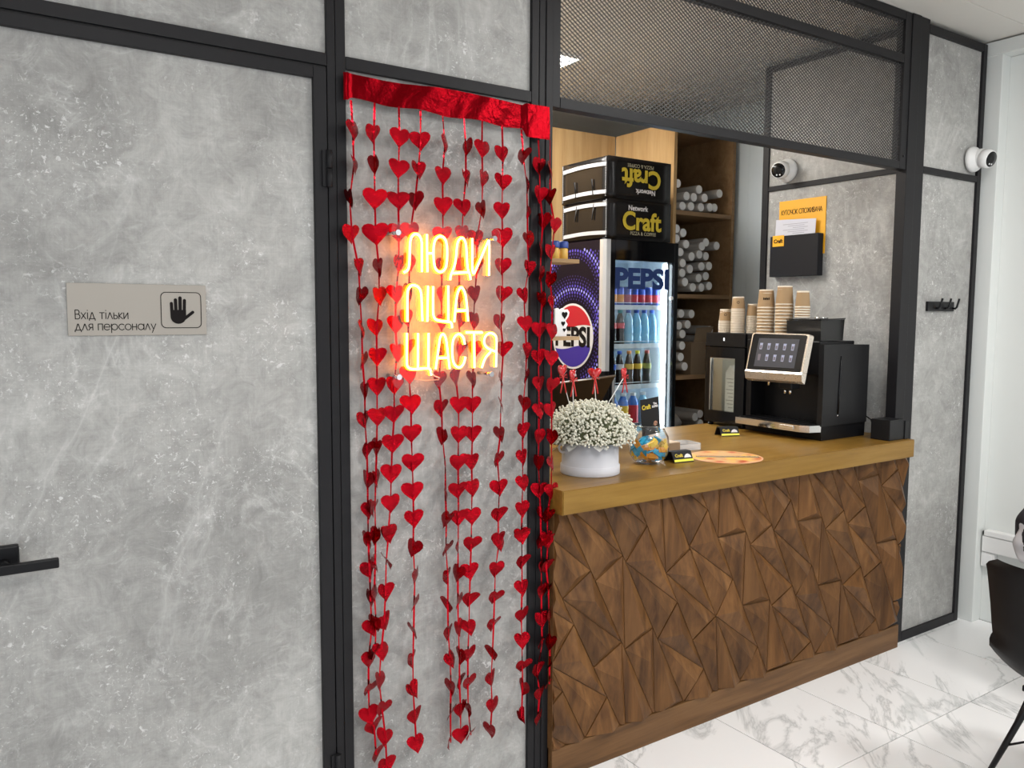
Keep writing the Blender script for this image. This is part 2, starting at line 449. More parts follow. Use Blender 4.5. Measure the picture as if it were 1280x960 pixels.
# a plain geometric stroke alphabet for the Ukrainian signs (units: x-height = 1)
def _arc(cx, cy, rx, ry, a0, a1, n=12):
    return [(cx + rx * math.cos(math.radians(a0 + (a1 - a0) * i / n)), cy + ry * math.sin(math.radians(a0 + (a1 - a0) * i / n))) for i in range(n + 1)]
H_ = 1.42
GLYPH = {
 ' ': (0.55, []),
 'х': (0.86, [[(0.04, 0), (0.74, 1)], [(0.04, 1), (0.74, 0)]]),
 'і': (0.40, [[(0.16, 0), (0.16, 1)], [(0.16, 1.33), (0.16, 1.40)]]),
 'д': (1.06, [[(0.02, -0.25), (0.02, 0.03), (0.92, 0.03), (0.92, -0.25)], [(0.14, 0.03), (0.42, 1), (0.52, 1), (0.80, 0.03)]]),
 'т': (0.84, [[(0.02, 1), (0.76, 1)], [(0.39, 1), (0.39, 0)]]),
 'л': (0.92, [[(0.03, 0), (0.39, 1), (0.43, 1), (0.79, 0)]]),
 'ь': (0.80, [[(0.10, 1), (0.10, 0.02)], [(0.10, 0.02), (0.36, 0.02)] + _arc(0.38, 0.30, 0.28, 0.28, -80, 80) + [(0.36, 0.58), (0.10, 0.58)]]),
 'к': (0.80, [[(0.10, 0), (0.10, 1)], [(0.66, 1), (0.14, 0.50), (0.70, 0)]]),
 'и': (0.96, [[(0.10, 1), (0.10, 0), (0.76, 1), (0.76, 0)]]),
 'я': (0.84, [[(0.66, 0), (0.66, 1), (0.40, 1)] + _arc(0.36, 0.72, 0.27, 0.28, 95, 265) + [(0.40, 0.44), (0.66, 0.44)], [(0.38, 0.44), (0.04, 0)]]),
 'п': (0.92, [[(0.10, 0), (0.10, 1), (0.74, 1), (0.74, 0)]]),
 'е': (1.08, [[(0.05, 0.50), (0.95, 0.50)] + _arc(0.50, 0.50, 0.46, 0.48, 0, 318, 18)]),
 'р': (1.16, [[(0.10, 1), (0.10, -0.45)], _arc(0.57, 0.50, 0.46, 0.48, 0, 360, 20)]),
 'с': (0.98, [_arc(0.53, 0.50, 0.47, 0.48, 45, 315, 16)]),
 'о': (1.10, [_arc(0.53, 0.50, 0.47, 0.48, 0, 360, 20)]),
 'н': (0.92, [[(0.10, 0), (0.10, 1)], [(0.74, 0), (0.74, 1)], [(0.10, 0.52), (0.74, 0.52)]]),
 'а': (1.18, [_arc(0.52, 0.50, 0.46, 0.48, 0, 360, 20), [(0.99, 1), (0.99, 0)]]),
 'у': (0.90, [[(0.04, 1), (0.44, 0.08)], [(0.80, 1), (0.20, -0.45)]]),
 'В': (0.98, [[(0.12, 0), (0.12, H_), (0.42, H_)] + _arc(0.44, 1.08, 0.30, 0.34, 85, -85) + [(0.14, 0.74)], [(0.46, 0.74)] + _arc(0.48, 0.37, 0.36, 0.37, 85, -85) + [(0.12, 0)]]),
 'К': (1.00, [[(0.12, 0), (0.12, H_)], [(0.84, H_), (0.16, 0.72), (0.90, 0)]]),
 'У': (1.00, [[(0.04, H_), (0.50, 0.50)], [(0.94, H_), (0.26, 0)]]),
 'Т': (0.94, [[(0.02, H_), (0.88, H_)], [(0.45, H_), (0.45, 0)]]),
 'О': (1.52, [_arc(0.74, H_ / 2, 0.66, H_ / 2, 0, 360, 24)]),
 'Ч': (1.00, [[(0.10, H_), (0.10, 0.95)] + _arc(0.45, 0.92, 0.35, 0.32, 180, 275) + [(0.84, 0.66)], [(0.84, H_), (0.84, 0)]]),
 'С': (1.36, [_arc(0.74, H_ / 2, 0.66, H_ / 2, 48, 312, 18)]),
 'П': (1.14, [[(0.12, 0), (0.12, H_), (0.96, H_), (0.96, 0)]]),
 'Ж': (1.40, [[(0.68, 0), (0.68, H_)], [(0.06, H_), (0.60, 0.72), (0.02, 0)], [(1.30, H_), (0.76, 0.72), (1.34, 0)]]),
 'И': (1.18, [[(0.12, H_), (0.12, 0), (0.98, H_), (0.98, 0)]]),
 'А': (1.22, [[(0.03, 0), (0.58, H_), (1.13, 0)], [(0.25, 0.48), (0.91, 0.48)]]),
}
def stroke_text(name, body, xh, width, stroke, mat, parent, M):
    """flat drawn letters, left-aligned at M's origin, baseline at y = 0, fitted to the given width"""
    adv = sum(GLYPH[ch][0] for ch in body); sx = width / adv
    b = MB(); x = 0.0; lift = 0
    def seg(p, q, r, z):
        d = Vector((q[0] - p[0], q[1] - p[1], 0)); L = d.length
        if L < 1e-7: return
        d /= L; nn = Vector((-d.y, d.x, 0)) * r; P = Vector((p[0], p[1], z)); Q = Vector((q[0], q[1], z)); e = d * r * 0.55
        b.bm.faces.new([b.bm.verts.new(v) for v in (P - e - nn, Q + e - nn, Q + e + nn, P - e + nn)])
    for ch in body:
        w, strokes = GLYPH[ch]
        for s in strokes:
            pts = [(x + u * sx, v * xh) for u, v in s]
            for i, (p, q) in enumerate(zip(pts, pts[1:])):
                lift = (lift + 1) % 7; seg(p, q, stroke / 2, lift * 0.00002)
        x += w * sx
    b.xform(M)
    return b.build(name, mat, parent, fixn=False)

STRANDS = [
 [(0.871,2.106,0),(0.875,2.028,0.5),(0.877,1.938,0.1),(0.864,1.849,0.65),(0.869,1.756,0.6),(0.887,1.668,0.35),(0.890,1.592,0.4),(0.894,1.503,0.15),(0.895,1.416,0.2),(0.901,1.333,0.4),(0.900,1.253,0.4),(0.905,1.169,0.55),(0.906,1.086,0.55),(0.906,1.002,0.6),(0.906,0.922,0.6),(0.906,0.916,0.6),(0.909,0.832,0.6),(0.911,0.749,0.5),(0.914,0.664,0.8),(0.903,0.575,0.7),(0.902,0.488,0.6),(0.903,0.409,0.9),(0.918,0.370,0.75),(0.923,0.286,0.5)],
 [(0.937,2.108,0),(0.934,2.024,0.5),(0.934,1.944,0.35),(0.935,1.853,1.1),(0.936,1.759,1.15),(0.945,1.670,0.6),(0.945,1.592,0.5),(0.936,1.506,0.6),(0.936,1.426,0.85),(0.936,1.344,0.95),(0.935,1.260,0.9),(0.933,1.174,0.1),(0.929,1.088,0.12),(0.926,1.002,0.12),(0.927,0.926,0.2),(0.925,0.846,0.2),(0.921,0.766,0.2),(0.926,0.673,0.75),(0.921,0.588,0.35)],
 [(1.007,2.108,0),(1.008,2.023,1),(1.004,1.940,1),(1.003,1.854,1.05),(1.004,1.767,1),(1.003,1.681,0.6),(0.994,1.598,0.9),(0.991,1.514,0.8),(0.996,1.436,0.7),(0.986,1.346,0.75),(0.986,1.264,0.95),(0.979,1.182,1.05),(0.975,1.097,1.05),(0.972,1.013,0.95),(0.964,0.928,0.65),(0.965,0.926,0.65),(0.957,0.846,0.55),(0.954,0.760,0.8),(0.949,0.674,0.8),(0.939,0.590,0.8),(0.932,0.506,0.4),(0.940,0.422,0.6),(0.950,0.333,0.8),(0.953,0.247,0.9)],
 [(1.076,2.109,0),(1.076,2.024,1),(1.068,1.943,0.7),(1.057,1.858,0.75),(1.042,1.773,0.95),(1.039,1.688,0.5),(1.037,1.606,0.5),(1.034,1.532,0.5),(1.034,1.450,0.5),(1.035,1.371,0.9),(1.041,1.289,1.05),(1.041,1.205,1),(1.044,1.121,1.05),(1.046,1.037,1.05),(1.047,0.957,1),(1.045,0.871,0.75),(1.050,0.789,0.35),(1.047,0.707,0.2),(1.045,0.622,0.35),(1.042,0.538,0.25),(1.042,0.447,0.55),(1.047,0.366,0.8),(1.051,0.280,0.9)],
 [(1.144,2.105,0),(1.151,2.025,0.35),(1.143,1.935,0.8),(1.144,1.850,0.9),(1.144,1.767,0.95),(1.140,1.680,0.5),(1.139,1.597,0.5),(1.139,1.520,0.6),(1.138,1.436,0.6),(1.129,1.355,0.6),(1.138,1.272,0.65),(1.140,1.189,0.45),(1.150,1.104,0.1),(1.150,1.020,0.1),(1.153,0.940,0.1),(1.151,0.852,0.4),(1.158,0.766,0.3),(1.157,0.681,0.55),(1.158,0.594,0.55),(1.165,0.510,0.55),(1.167,0.423,0.1),(1.165,0.344,0.2),(1.166,0.251,0.1)],
 [(1.212,2.105,0),(1.218,2.021,0.55),(1.218,1.935,0.45),(1.209,1.851,1),(1.205,1.774,0.8),(1.196,1.682,0.6),(1.196,1.598,0.6),(1.196,1.528,0.6),(1.198,1.442,0.6),(1.184,1.361,0.65),(1.193,1.278,1),(1.193,1.191,0.95),(1.191,1.108,0.95),(1.192,1.023,1),(1.192,0.941,1),(1.191,0.854,0.3),(1.190,0.772,0.3),(1.190,0.686,0.3),(1.191,0.604,0.35),(1.195,0.516,0.4),(1.195,0.432,0.45),(1.199,0.347,0.8),(1.199,0.266,1)],
 [(1.277,2.106,0),(1.276,2.024,0.9),(1.279,1.939,0.5),(1.276,1.850,0.3),(1.259,1.766,0.8),(1.260,1.684,0.6),(1.252,1.602,0.8),(1.248,1.524,0.7),(1.251,1.440,0.8),(1.244,1.351,0.4),(1.244,1.275,1),(1.244,1.187,0.95),(1.241,1.103,0.95),(1.243,1.024,0.9),(1.241,0.938,1),(1.240,0.854,1),(1.236,0.768,1),(1.234,0.682,1),(1.232,0.595,1),(1.228,0.512,0.9),(1.228,0.423,0.75),(1.229,0.338,0.4),(1.239,0.252,0.4)],
 [(1.344,2.101,0),(1.347,2.017,0.7),(1.346,1.935,1),(1.345,1.851,1),(1.347,1.773,1.1),(1.346,1.687,0.95),(1.348,1.604,0.9),(1.341,1.520,0.6),(1.351,1.438,1),(1.345,1.346,0.05),(1.343,1.269,0.1),(1.341,1.179,0.1),(1.331,1.103,0.5),(1.339,1.014,1),(1.335,0.931,1),(1.335,0.852,0.9),(1.338,0.841,0.7),(1.325,0.761,0.9),(1.322,0.673,0.85),(1.319,0.585,0.7),(1.315,0.496,0.3),(1.310,0.415,0.7),(1.314,0.328,0.8),(1.308,0.247,0.7)],
 [(1.411,2.098,0),(1.419,2.017,0.5),(1.432,1.935,0.25),(1.435,1.851,0.2),(1.436,1.770,0.2),(1.441,1.683,0.75),(1.424,1.601,0.8),(1.429,1.514,0.95),(1.435,1.432,0.55),(1.432,1.351,0.25),(1.424,1.268,0.75),(1.422,1.184,0.8),(1.422,1.101,0.8),(1.423,1.020,0.85),(1.421,0.937,0.85),(1.420,0.852,0.9),(1.421,0.852,0.9),(1.422,0.768,0.9),(1.423,0.684,0.95),(1.421,0.597,0.9),(1.423,0.512,0.95),(1.426,0.430,0.95),(1.427,0.355,0.4),(1.424,0.262,0.5)],
 [(1.478,2.075,0),(1.484,1.996,0.7),(1.485,1.910,0.85),(1.498,1.831,0.6),(1.491,1.746,0.3),(1.490,1.668,0.4),(1.497,1.590,0.6),(1.489,1.495,0.85),(1.484,1.410,0.95),(1.487,1.326,0.85),(1.488,1.242,0.8),(1.488,1.159,0.7),(1.487,1.076,0.7),(1.493,0.986,1),(1.497,0.908,0.4),(1.500,0.822,0.5),(1.502,0.739,0.5),(1.503,0.655,0.7),(1.504,0.562,0.85),(1.508,0.481,0.4),(1.488,0.397,0.8),(1.499,0.314,0.8),(1.492,0.234,0.6)],
 [(1.520,2.080,0),(1.521,1.987,0.3),(1.522,1.906,0.2),(1.541,1.822,0.7),(1.530,1.737,0.6),(1.525,1.652,0.3),(1.534,1.578,0.6),(1.533,1.490,0.8),(1.530,1.406,0.9),(1.534,1.321,0.8),(1.535,1.241,0.7),(1.536,1.155,0.7),(1.537,1.069,0.6),(1.536,0.981,0.95),(1.522,0.902,0.5),(1.523,0.826,0.9),(1.526,0.818,0.9),(1.519,0.736,0.85),(1.529,0.655,0.3),(1.532,0.570,0.4),(1.537,0.479,0.3),(1.536,0.408,0.2),(1.536,0.340,0.4)]]
NEON = [
 [(0.9970,1.6580),(1.0050,1.6610),(1.0120,1.6690),(1.0140,1.6840),(1.0150,1.7050),(1.0160,1.7410),(1.0220,1.7570),(1.0330,1.7640),(1.0450,1.7600),(1.0520,1.7460),(1.0520,1.7290),(1.0520,1.6610)],
 [(1.0680,1.7640),(1.0690,1.6610)],
 [(1.0680,1.7120),(1.0870,1.7130)],
 [(1.1100,1.7620),(1.1250,1.7570),(1.1310,1.7380),(1.1320,1.7160),(1.1310,1.6940),(1.1270,1.6710),(1.1100,1.6600),(1.0940,1.6690),(1.0890,1.6890),(1.0880,1.7140),(1.0890,1.7360),(1.0950,1.7540),(1.1100,1.7620)],
 [(1.1410,1.6410),(1.1430,1.6550),(1.1520,1.6720),(1.1600,1.6980),(1.1630,1.7370),(1.1680,1.7540),(1.1800,1.7620),(1.1890,1.7550),(1.1940,1.7380),(1.1960,1.6960),(1.1990,1.6710),(1.2060,1.6580),(1.2080,1.6430)],
 [(1.1440,1.6600),(1.2040,1.6650)],
 [(1.2140,1.7610),(1.2140,1.7110),(1.2140,1.6670),(1.2180,1.6600),(1.2230,1.6660),(1.2680,1.7590),(1.2720,1.7580),(1.2700,1.6570)],
 [(1.0070,1.5240),(1.0070,1.5940),(1.0090,1.6120),(1.0180,1.6230),(1.0290,1.6240),(1.0420,1.6190),(1.0500,1.6040),(1.0510,1.5730),(1.0530,1.5260)],
 [(1.0710,1.6230),(1.0680,1.5240)],
 [(1.0870,1.6220),(1.0860,1.5620),(1.0870,1.5400),(1.0940,1.5290),(1.1150,1.5250),(1.1380,1.5240),(1.1460,1.5200),(1.1470,1.5060)],
 [(1.1350,1.6250),(1.1350,1.5240)],
 [(1.1540,1.5230),(1.1610,1.5870),(1.1670,1.6110),(1.1770,1.6240),(1.1880,1.6120),(1.1940,1.5880),(1.2000,1.5250)],
 [(1.1590,1.5550),(1.1970,1.5560)],
 [(1.0050,1.4930),(1.0040,1.4120),(1.0060,1.4000),(1.0150,1.3940),(1.0330,1.3930),(1.0730,1.3950),(1.0780,1.3880),(1.0800,1.3740)],
 [(1.0390,1.4920),(1.0380,1.3940)],
 [(1.0720,1.4920),(1.0710,1.3950)],
 [(1.0940,1.3910),(1.1050,1.4610),(1.1090,1.4830),(1.1180,1.4910),(1.1260,1.4810),(1.1300,1.4610),(1.1390,1.3900)],
 [(1.1000,1.4220),(1.1340,1.4220)],
 [(1.1890,1.4590),(1.1840,1.4810),(1.1690,1.4910),(1.1520,1.4800),(1.1470,1.4540),(1.1480,1.4170),(1.1560,1.3980),(1.1720,1.3910),(1.1850,1.4020),(1.1910,1.4230)],
 [(1.1930,1.4930),(1.2480,1.4920)],
 [(1.2200,1.4920),(1.2210,1.3900)],
 [(1.2950,1.3900),(1.2980,1.4630),(1.2950,1.4840),(1.2740,1.4920),(1.2580,1.4830),(1.2520,1.4650),(1.2610,1.4470),(1.2930,1.4360)],
 [(1.2770,1.4360),(1.2570,1.4190),(1.2460,1.3900)]]
SL1 = [(3.617, 2.336), (3.704, 2.266), (3.76, 2.262), (3.809, 2.314), (3.853, 2.266), (3.99, 2.304), (3.669, 2.203), (3.729, 2.204), (3.816, 2.205), (3.905, 2.212), (3.966, 2.216)]
SL2 = [(3.612, 2.065), (3.694, 2.044), (3.614, 2.005), (3.717, 1.976), (3.833, 1.967), (3.966, 1.976), (3.88, 1.994), (3.669, 1.925), (3.768, 1.903), (3.826, 1.917), (3.898, 1.91), (3.688, 1.859), (3.738, 1.824), (3.846, 1.844), (3.918, 1.849), (3.677, 1.798), (3.822, 1.771), (3.888, 1.785), (3.695, 1.743), (3.763, 1.712), (3.855, 1.713), (3.917, 1.724)]
SL3 = [(3.693, 1.549), (3.758, 1.547), (3.673, 1.475), (3.739, 1.482), (3.702, 1.423), (3.687, 1.351), (3.676, 1.281), (3.712, 1.221), (3.927, 1.446), (3.93, 1.382), (3.933, 1.293), (3.815, 0.897), (3.868, 0.912), (3.858, 0.853)]

# ================================================================== STRUCTURE
# floor: grout bed with separate marble tiles
T = 0.48
fl = struct('floor')
b = MB(); b.box(-2.0, 4.35, -4.2, 2.8, -0.06, -0.003); b.build('grout_bed', GROUT, fl)
tile0 = None
for ix in range(-8, 4):
    for iy in range(0, 8):
        x = 2.81 + 0.0 + ix * T; y = -0.016 - (iy + 1) * T
        if x > 3.7: continue
        if tile0 is None:
            b = MB(); b.box(0.0017, T - 0.0017, 0.0017, T - 0.0017, -0.008, 0.0, bev=0.0006)
            tile0 = b.build('tile', MARBLE, fl); o = tile0
        else:
            o = tile0.copy(); COL.objects.link(o); o.parent = fl
        o.location = (x, y, 0)
for iy in range(0, 8):          # the cut column against the right wall
    b = MB(); b.box(0.0012, 4.238 - 4.25 + T - 0.0, 0.0012, T - 0.0012, -0.008, 0.0)
    o = b.build('tile', MARBLE, fl); o.location = (3.77, -0.016 - (iy + 1) * T, 0)
for ix in range(-8, 4):         # the strip under the partition and counter
    if 2.81 + ix * T > 4.2: continue
    b = MB(); b.box(0.0012, min(T, 4.238 - (2.81 + ix * T)) - 0.0012, -0.0148, 0.4, -0.008, 0.0)
    o = b.build('tile', MARBLE, fl); o.location = (2.81 + ix * T, 0, 0)

# ceiling: long boards parallel to the partition
ce = struct('ceiling')
b = MB(); b.box(-2.0, 4.35, -4.2, 2.8, 2.872, 2.93); b.build('ceiling_deck', GREYWALL, ce)
b0 = None
for i in range(28):
    y = -4.2 + i * 0.25
    if b0 is None:
        b = MB(); b.box(-2.0, 4.30, 0.0015, 0.2485, 2.86, 2.872, bev=0.002); b0 = b.build('ceiling_board', CEILING, ce); o = b0
    else:
        o = b0.copy(); COL.objects.link(o); o.parent = ce
    o.location = (0, y, 0)

# building wall on the right: kiosk part (clad) and seating part
wr = struct('wall_right')
b = MB(); b.box(4.25, 4.35, -4.2, 0.0, 0.0, 2.86); b.build('wall_slab', WHITEWALL, wr)
wr = struct('wall_kiosk')
b = MB(); b.box(4.152, 4.35, 0.04, 2.8, 0.0, 2.86); b.build('wall_slab', PVC, wr)
w0 = None
for i in range(22):
    if w0 is None:
        b = MB(); b.box(4.14, 4.153, 0.0004, 0.1246, 0.0, 2.86, bev=0.0012); w0 = b.build('cladding_board', PVC, wr); o = w0
    else:
        o = w0.copy(); COL.objects.link(o); o.parent = wr
    o.location = (0, 0.05 + i * 0.125, 0)
w0 = None
wr = bpy.data.objects['wall_right']
for i in range(17):
    if w0 is None:
        b = MB(); b.box(4.243, 4.251, 0.0006, 0.2494, 0.0, 2.786); w0 = b.build('wall_board', WHITEWALL, wr); o = w0
    else:
        o = w0.copy(); COL.objects.link(o); o.parent = wr
    o.location = (0, -0.058 - (i + 1) * 0.25, 0)
b = MB(); b.box(4.168, 4.26, -0.058, 0.038, 0.0, 2.79, bev=0.003); o = b.build('trim_1', WHITEWALL); tag(o, kind='structure')
b = MB(); b.box(4.155, 4.26, -4.2, 0.035, 2.788, 2.853, bev=0.003); o = b.build('trim_2', WHITEWALL); tag(o, kind='structure')
# cable trunking along the right wall
t = thing('cable_trunking', 'white plastic cable trunking along the pale wall behind the black chair', 'trunking', (4.2, -1.2, 0.36))
b = MB(); b.box(4.205, 4.243, -2.4, -0.066, 0.365, 0.445, bev=0.003); b.build('channel', WHITE, t)
b = MB(); b.box(4.20, 4.243, -2.4, -0.075, 0.447, 0.475, bev=0.004); b.build('cover', WHITE, t)
b = MB(); b.box(4.21, 4.24, -0.068, -0.0655, 0.45, 0.468); b.build('open_end', BLACK, t)
t = thing('socket_box', 'small white socket box on the wall below the end of the trunking', 'socket', (4.23, -0.09, 0.285))
b = MB(); b.box(4.212, 4.243, -0.125, -0.062, 0.287, 0.362, bev=0.003); b.build('housing', WHITE, t)
b = MB(); b.box(4.209, 4.213, -0.115, -0.072, 0.297, 0.352, bev=0.002); b.build('face_plate', WHITEMATTE, t)

# rear wall of the kiosk with oak panelling
wb = struct('wall_back')
b = MB(); b.box(1.4, 4.35, 2.75, 2.8, 0, 2.86); b.build('wall_slab', GREYWALL, wb)
for i in range(3):
    b = MB(); x0 = 1.62 + i * 0.647; b.box(x0, x0 + 0.645, 2.035, 2.055, 0, 2.688, bev=0.001); b.build('wood_panel', OAK, wb)
wl = struct('wall_left')
b = MB(); b.box(1.40, 1.45, 0.05, 2.8, 0, 2.86); b.build('wall_slab', GREYWALL, wl)

# the partition towards the seating area: posts, rails and concrete-look panels
wf = struct('wall_front')
def bar(name, x0, x1, z0, z1, y0=0.0, y1=0.045, bev=0.0015, m=FRAME):
    b = MB(); b.box(x0, x1, y0, y1, z0, z1, bev=bev); return b.build(name, m, wf)
def panel(x0, x1, z0, z1, y=0.012):
    b = MB(); b.box(x0, x1, y, y + 0.02, z0, z1); return b.build('concrete_panel', CONCRETE, wf)
bar('post', 0.8145, 0.8365, 0, 2.858); bar('post', 0.8385, 0.866, 0, 2.858)
bar('post_seam', 0.8355, 0.8395, 0, 2.858, 0.004, 0.03, 0, BLACKGAP)
bar('post', 1.468, 1.4945, 0, 2.858); bar('post', 1.4965, 1.5455, 0, 2.858)
bar('post_seam', 1.493, 1.498, 0, 2.858, 0.004, 0.03, 0, BLACKGAP)
bar('post', 1.5195, 1.5455, 0, 2.858, -0.004, 0.0)
bar('post', 3.492, 3.560, 0, 2.858, -0.004); bar('post', 3.562, 3.633, 0, 2.858)
bar('post', 4.105, 4.139, 0, 2.84)
for x0, x1, z0, z1 in ((-0.13, 0.8135, 2.190, 2.222), (-0.13, 0.8135, 2.826, 2.858), (0.867, 1.467, 2.190, 2.223),
                       (0.867, 1.467, 2.826, 2.858), (0.867, 1.467, 0.0, 0.042), (3.634, 4.104, 2.189, 2.219),
                       (3.634, 4.104, 0.0, 0.043), (3.634, 4.104, 2.803, 2.84)):
    bar('rail', x0, x1, z0, z1)
bar('post', -0.19, -0.132, 0, 2.858); bar('rail', -2.0, -0.192, 2.826, 2.858); bar('rail', -2.0, -0.192, 0, 0.04)
panel(-2.0, -0.19, 0.03, 2.84); panel(-0.14, 0.82, 2.215, 2.84); panel(0.86, 1.47, 2.215, 2.84)
panel(0.86, 1.47, 0.03, 2.20); panel(3.63, 4.11, 2.21, 2.82); panel(3.63, 4.11, 0.035, 2.195)
bar('leaf_stop', -0.13, 0.8135, 2.186, 2.190, 0.006, 0.03, 0, BLACKGAP)
# return partition beside the coffee machine (in the plane X = 3.55)
ws = struct('wall_side')
def sbar(name, y0, y1, z0, z1):
    b = MB(); b.box(3.55, 3.60, y0, y1, z0, z1, bev=0.0015); return b.build(name, FRAME, ws)
sbar('post', 0.047, 0.066, 0, 2.858); sbar('post', 0.796, 0.834, 0, 2.835)
for z0, z1 in ((0, 0.04), (2.190, 2.216), (2.802, 2.834)): sbar('rail', 0.067, 0.795, z0, z1)
for z0, z1 in ((0.03, 2.195), (2.21, 2.81)):
    b = MB(); b.box(3.559, 3.579, 0.06, 0.80, z0, z1); b.build('concrete_panel', CONCRETE, ws)

# the staff door on the left
dr = struct('door_1')
def dbar(name, x0, x1, z0, z1, y0=-0.004, y1=0.04, bev=0.0015, m=FRAME):
    b = MB(); b.box(x0, x1, y0, y1, z0, z1, bev=bev); return b.build(name, m, dr)
dbar('stile', 0.7755, 0.8105, 0.008, 2.184); dbar('stile', -0.127, -0.092, 0.008, 2.184)
dbar('rail', -0.091, 0.7745, 2.1535, 2.184); dbar('rail', -0.091, 0.7745, 0.008, 0.05)
b = MB(); b.box(-0.10, 0.785, 0.009, 0.03, 0.04, 2.16); b.build('concrete_panel', CONCRETE, dr)
for z in (1.925, 0.27):
    b = MB(); b.lathe([(0.0085, 0), (0.0085, 0.046)], (0.8125, -0.012, z - 0.048), 12)
    b.lathe([(0.0085, 0), (0.0085, 0.046)], (0.8125, -0.012, z + 0.001), 12)
    b.box(0.795, 0.812, -0.010, -0.004, z - 0.047, z + 0.046)
    b.build('hinge', FRAME, dr)
b = MB(); b.box(0.018, 0.077, -0.012, 0.0092, 0.972, 1.031, bev=0.004)
b.lathe([(0.011, 0), (0.011, 0.035)], (0.047, -0.012, 0.993), 14, axis=(0, -1, 0)); hd = b.build('handle_rose', BLACK, dr)
b = MB(); b.box(0.035, 0.150, -0.060, -0.045, 0.979, 1.001, bev=0.0025)
b.build('handle_lever', BLACK, hd)

# ================================================================== CEILING LAMP behind the mesh
t = thing('ceiling_light', 'square white LED panel in the ceiling behind the metal mesh', 'lamp', (2.4, 1.6, 2.845))
b = MB()
for x0, x1, y0, y1 in ((2.1, 2.7, 1.295, 1.31), (2.1, 2.7, 1.88, 1.895), (2.1, 2.115, 1.31, 1.88), (2.685, 2.7, 1.31, 1.88)):
    b.box(x0, x1, y0, y1, 2.846, 2.86)
b.build('frame', WHITE, t)
b = MB(); b.box(2.115, 2.685, 1.31, 1.88, 2.850, 2.858); b.build('diffuser', emitter('led_diffuser', (1, 0.97, 0.92), 30), t)

# ================================================================== MESH SCREEN over the counter
t = thing('mesh_screen', 'dark grey expanded metal mesh screen in steel frame above the counter', 'screen', (2.5, 0.0, 2.19))
def fbar(name, x0, x1, z0, z1, y0=0.0, y1=0.04):
    b = MB(); b.box(x0, x1, y0, y1, z0, z1, bev=0.0015); return b.build(name, FRAME, t)
fbar('frame_stile', 1.5465, 1.5765, 2.189, 2.857); fbar('frame_stile', 3.444, 3.491, 2.189, 2.857)
fbar('frame_rail', 1.5775, 3.443, 2.189, 2.221); fbar('frame_rail', 1.5775, 3.443, 2.640, 2.676); fbar('frame_rail', 1.5775, 3.443, 2.822, 2.857)
b = MB(); b.lathe([(0.006, 0), (0.006, 0.003), (0.003, 0.004)], (3.468, 0.0, 2.245), 10, axis=(0, -1, 0)); b.build('screw', BLACK, t)
def mesh_panel(x0, x1, z0, z1, cw=0.0215, ch=0.0138, sw=0.0021):
    b = MB(); L = math.hypot(cw, ch); dx, dz = cw / L, ch / L; nx, nz = -dz * sw / 2, dx * sw / 2
    def clip(px, pz, sx):
        # line px + t*sx*dx, pz + t*dz clipped to the rectangle
        ts = []
        ta, tb = -1e9, 1e9
        for p, d, lo, hi in ((px, sx * dx, x0, x1), (pz, dz, z0, z1)):
            a, c = (lo - p) / d, (hi - p) / d
            if a > c: a, c = c, a
            ta, tb = max(ta, a), min(tb, c)
        return (ta, tb) if tb - ta > 0.002 else None
    n = int((x1 - x0 + (z1 - z0) * cw / ch) / cw) + 3
    for sx in (1, -1):
        for k in range(-2, n + 2):
            px = (x0 - (z1 - z0) * cw / ch + k * cw) if sx == 1 else (x0 + k * cw)
            cl = clip(px, z0, sx)
            if not cl: continue
            ta, tb = cl
            a = (px + ta * sx * dx, z0 + ta * dz); c = (px + tb * sx * dx, z0 + tb * dz)
            ex, ez = nx * sx, nz
            y0, y1 = (0.012, 0.0155)
            P = [(a[0] + ex, a[1] + ez), (a[0] - ex, a[1] - ez), (c[0] - ex, c[1] - ez), (c[0] + ex, c[1] + ez)]
            F = [b.bm.verts.new((u, y0, w)) for u, w in P]; R = [b.bm.verts.new((u, y1, w)) for u, w in P]
            b.bm.faces.new(F); b.bm.faces.new(R[::-1])
            for i in range(4): b.bm.faces.new((F[i], R[i], R[(i + 1) % 4], F[(i + 1) % 4]))
    o = b.build('metal_mesh', MESHSTEEL, t); o['kind'] = 'stuff'
mesh_panel(1.575, 3.446, 2.219, 2.642); mesh_panel(1.575, 3.446, 2.674, 2.824)

# ================================================================== COUNTER
ct = thing('service_counter', 'wooden service counter clad in faceted triangular dark wood pyramids', 'counter', (2.5, 0.0, 0.0))
b = MB(); b.box(1.548, 3.49, -0.018, -0.006, 0.0, 0.909); b.build('backing_board', KICKWOOD, ct)
b = MB(); b.box(1.56, 3.48, 0.05, 0.72, 0.0, 0.905); b.build('carcass', KICKWOOD, ct)
b = MB(); b.box(1.546, 3.556, -0.029, -0.0185, 0.0, 0.109, bev=0.002); b.build('plinth', KICKWOOD, ct)
b = MB(); b.box(1.5455, 1.5475, -0.029, -0.0005, 0.11, 0.909); b.build('side_edge', KICKWOOD, ct)

def Lx(i, z): return 1.69 + 0.1565 * i - (z - 0.11) / 1.95
S, V = 's', 'v'
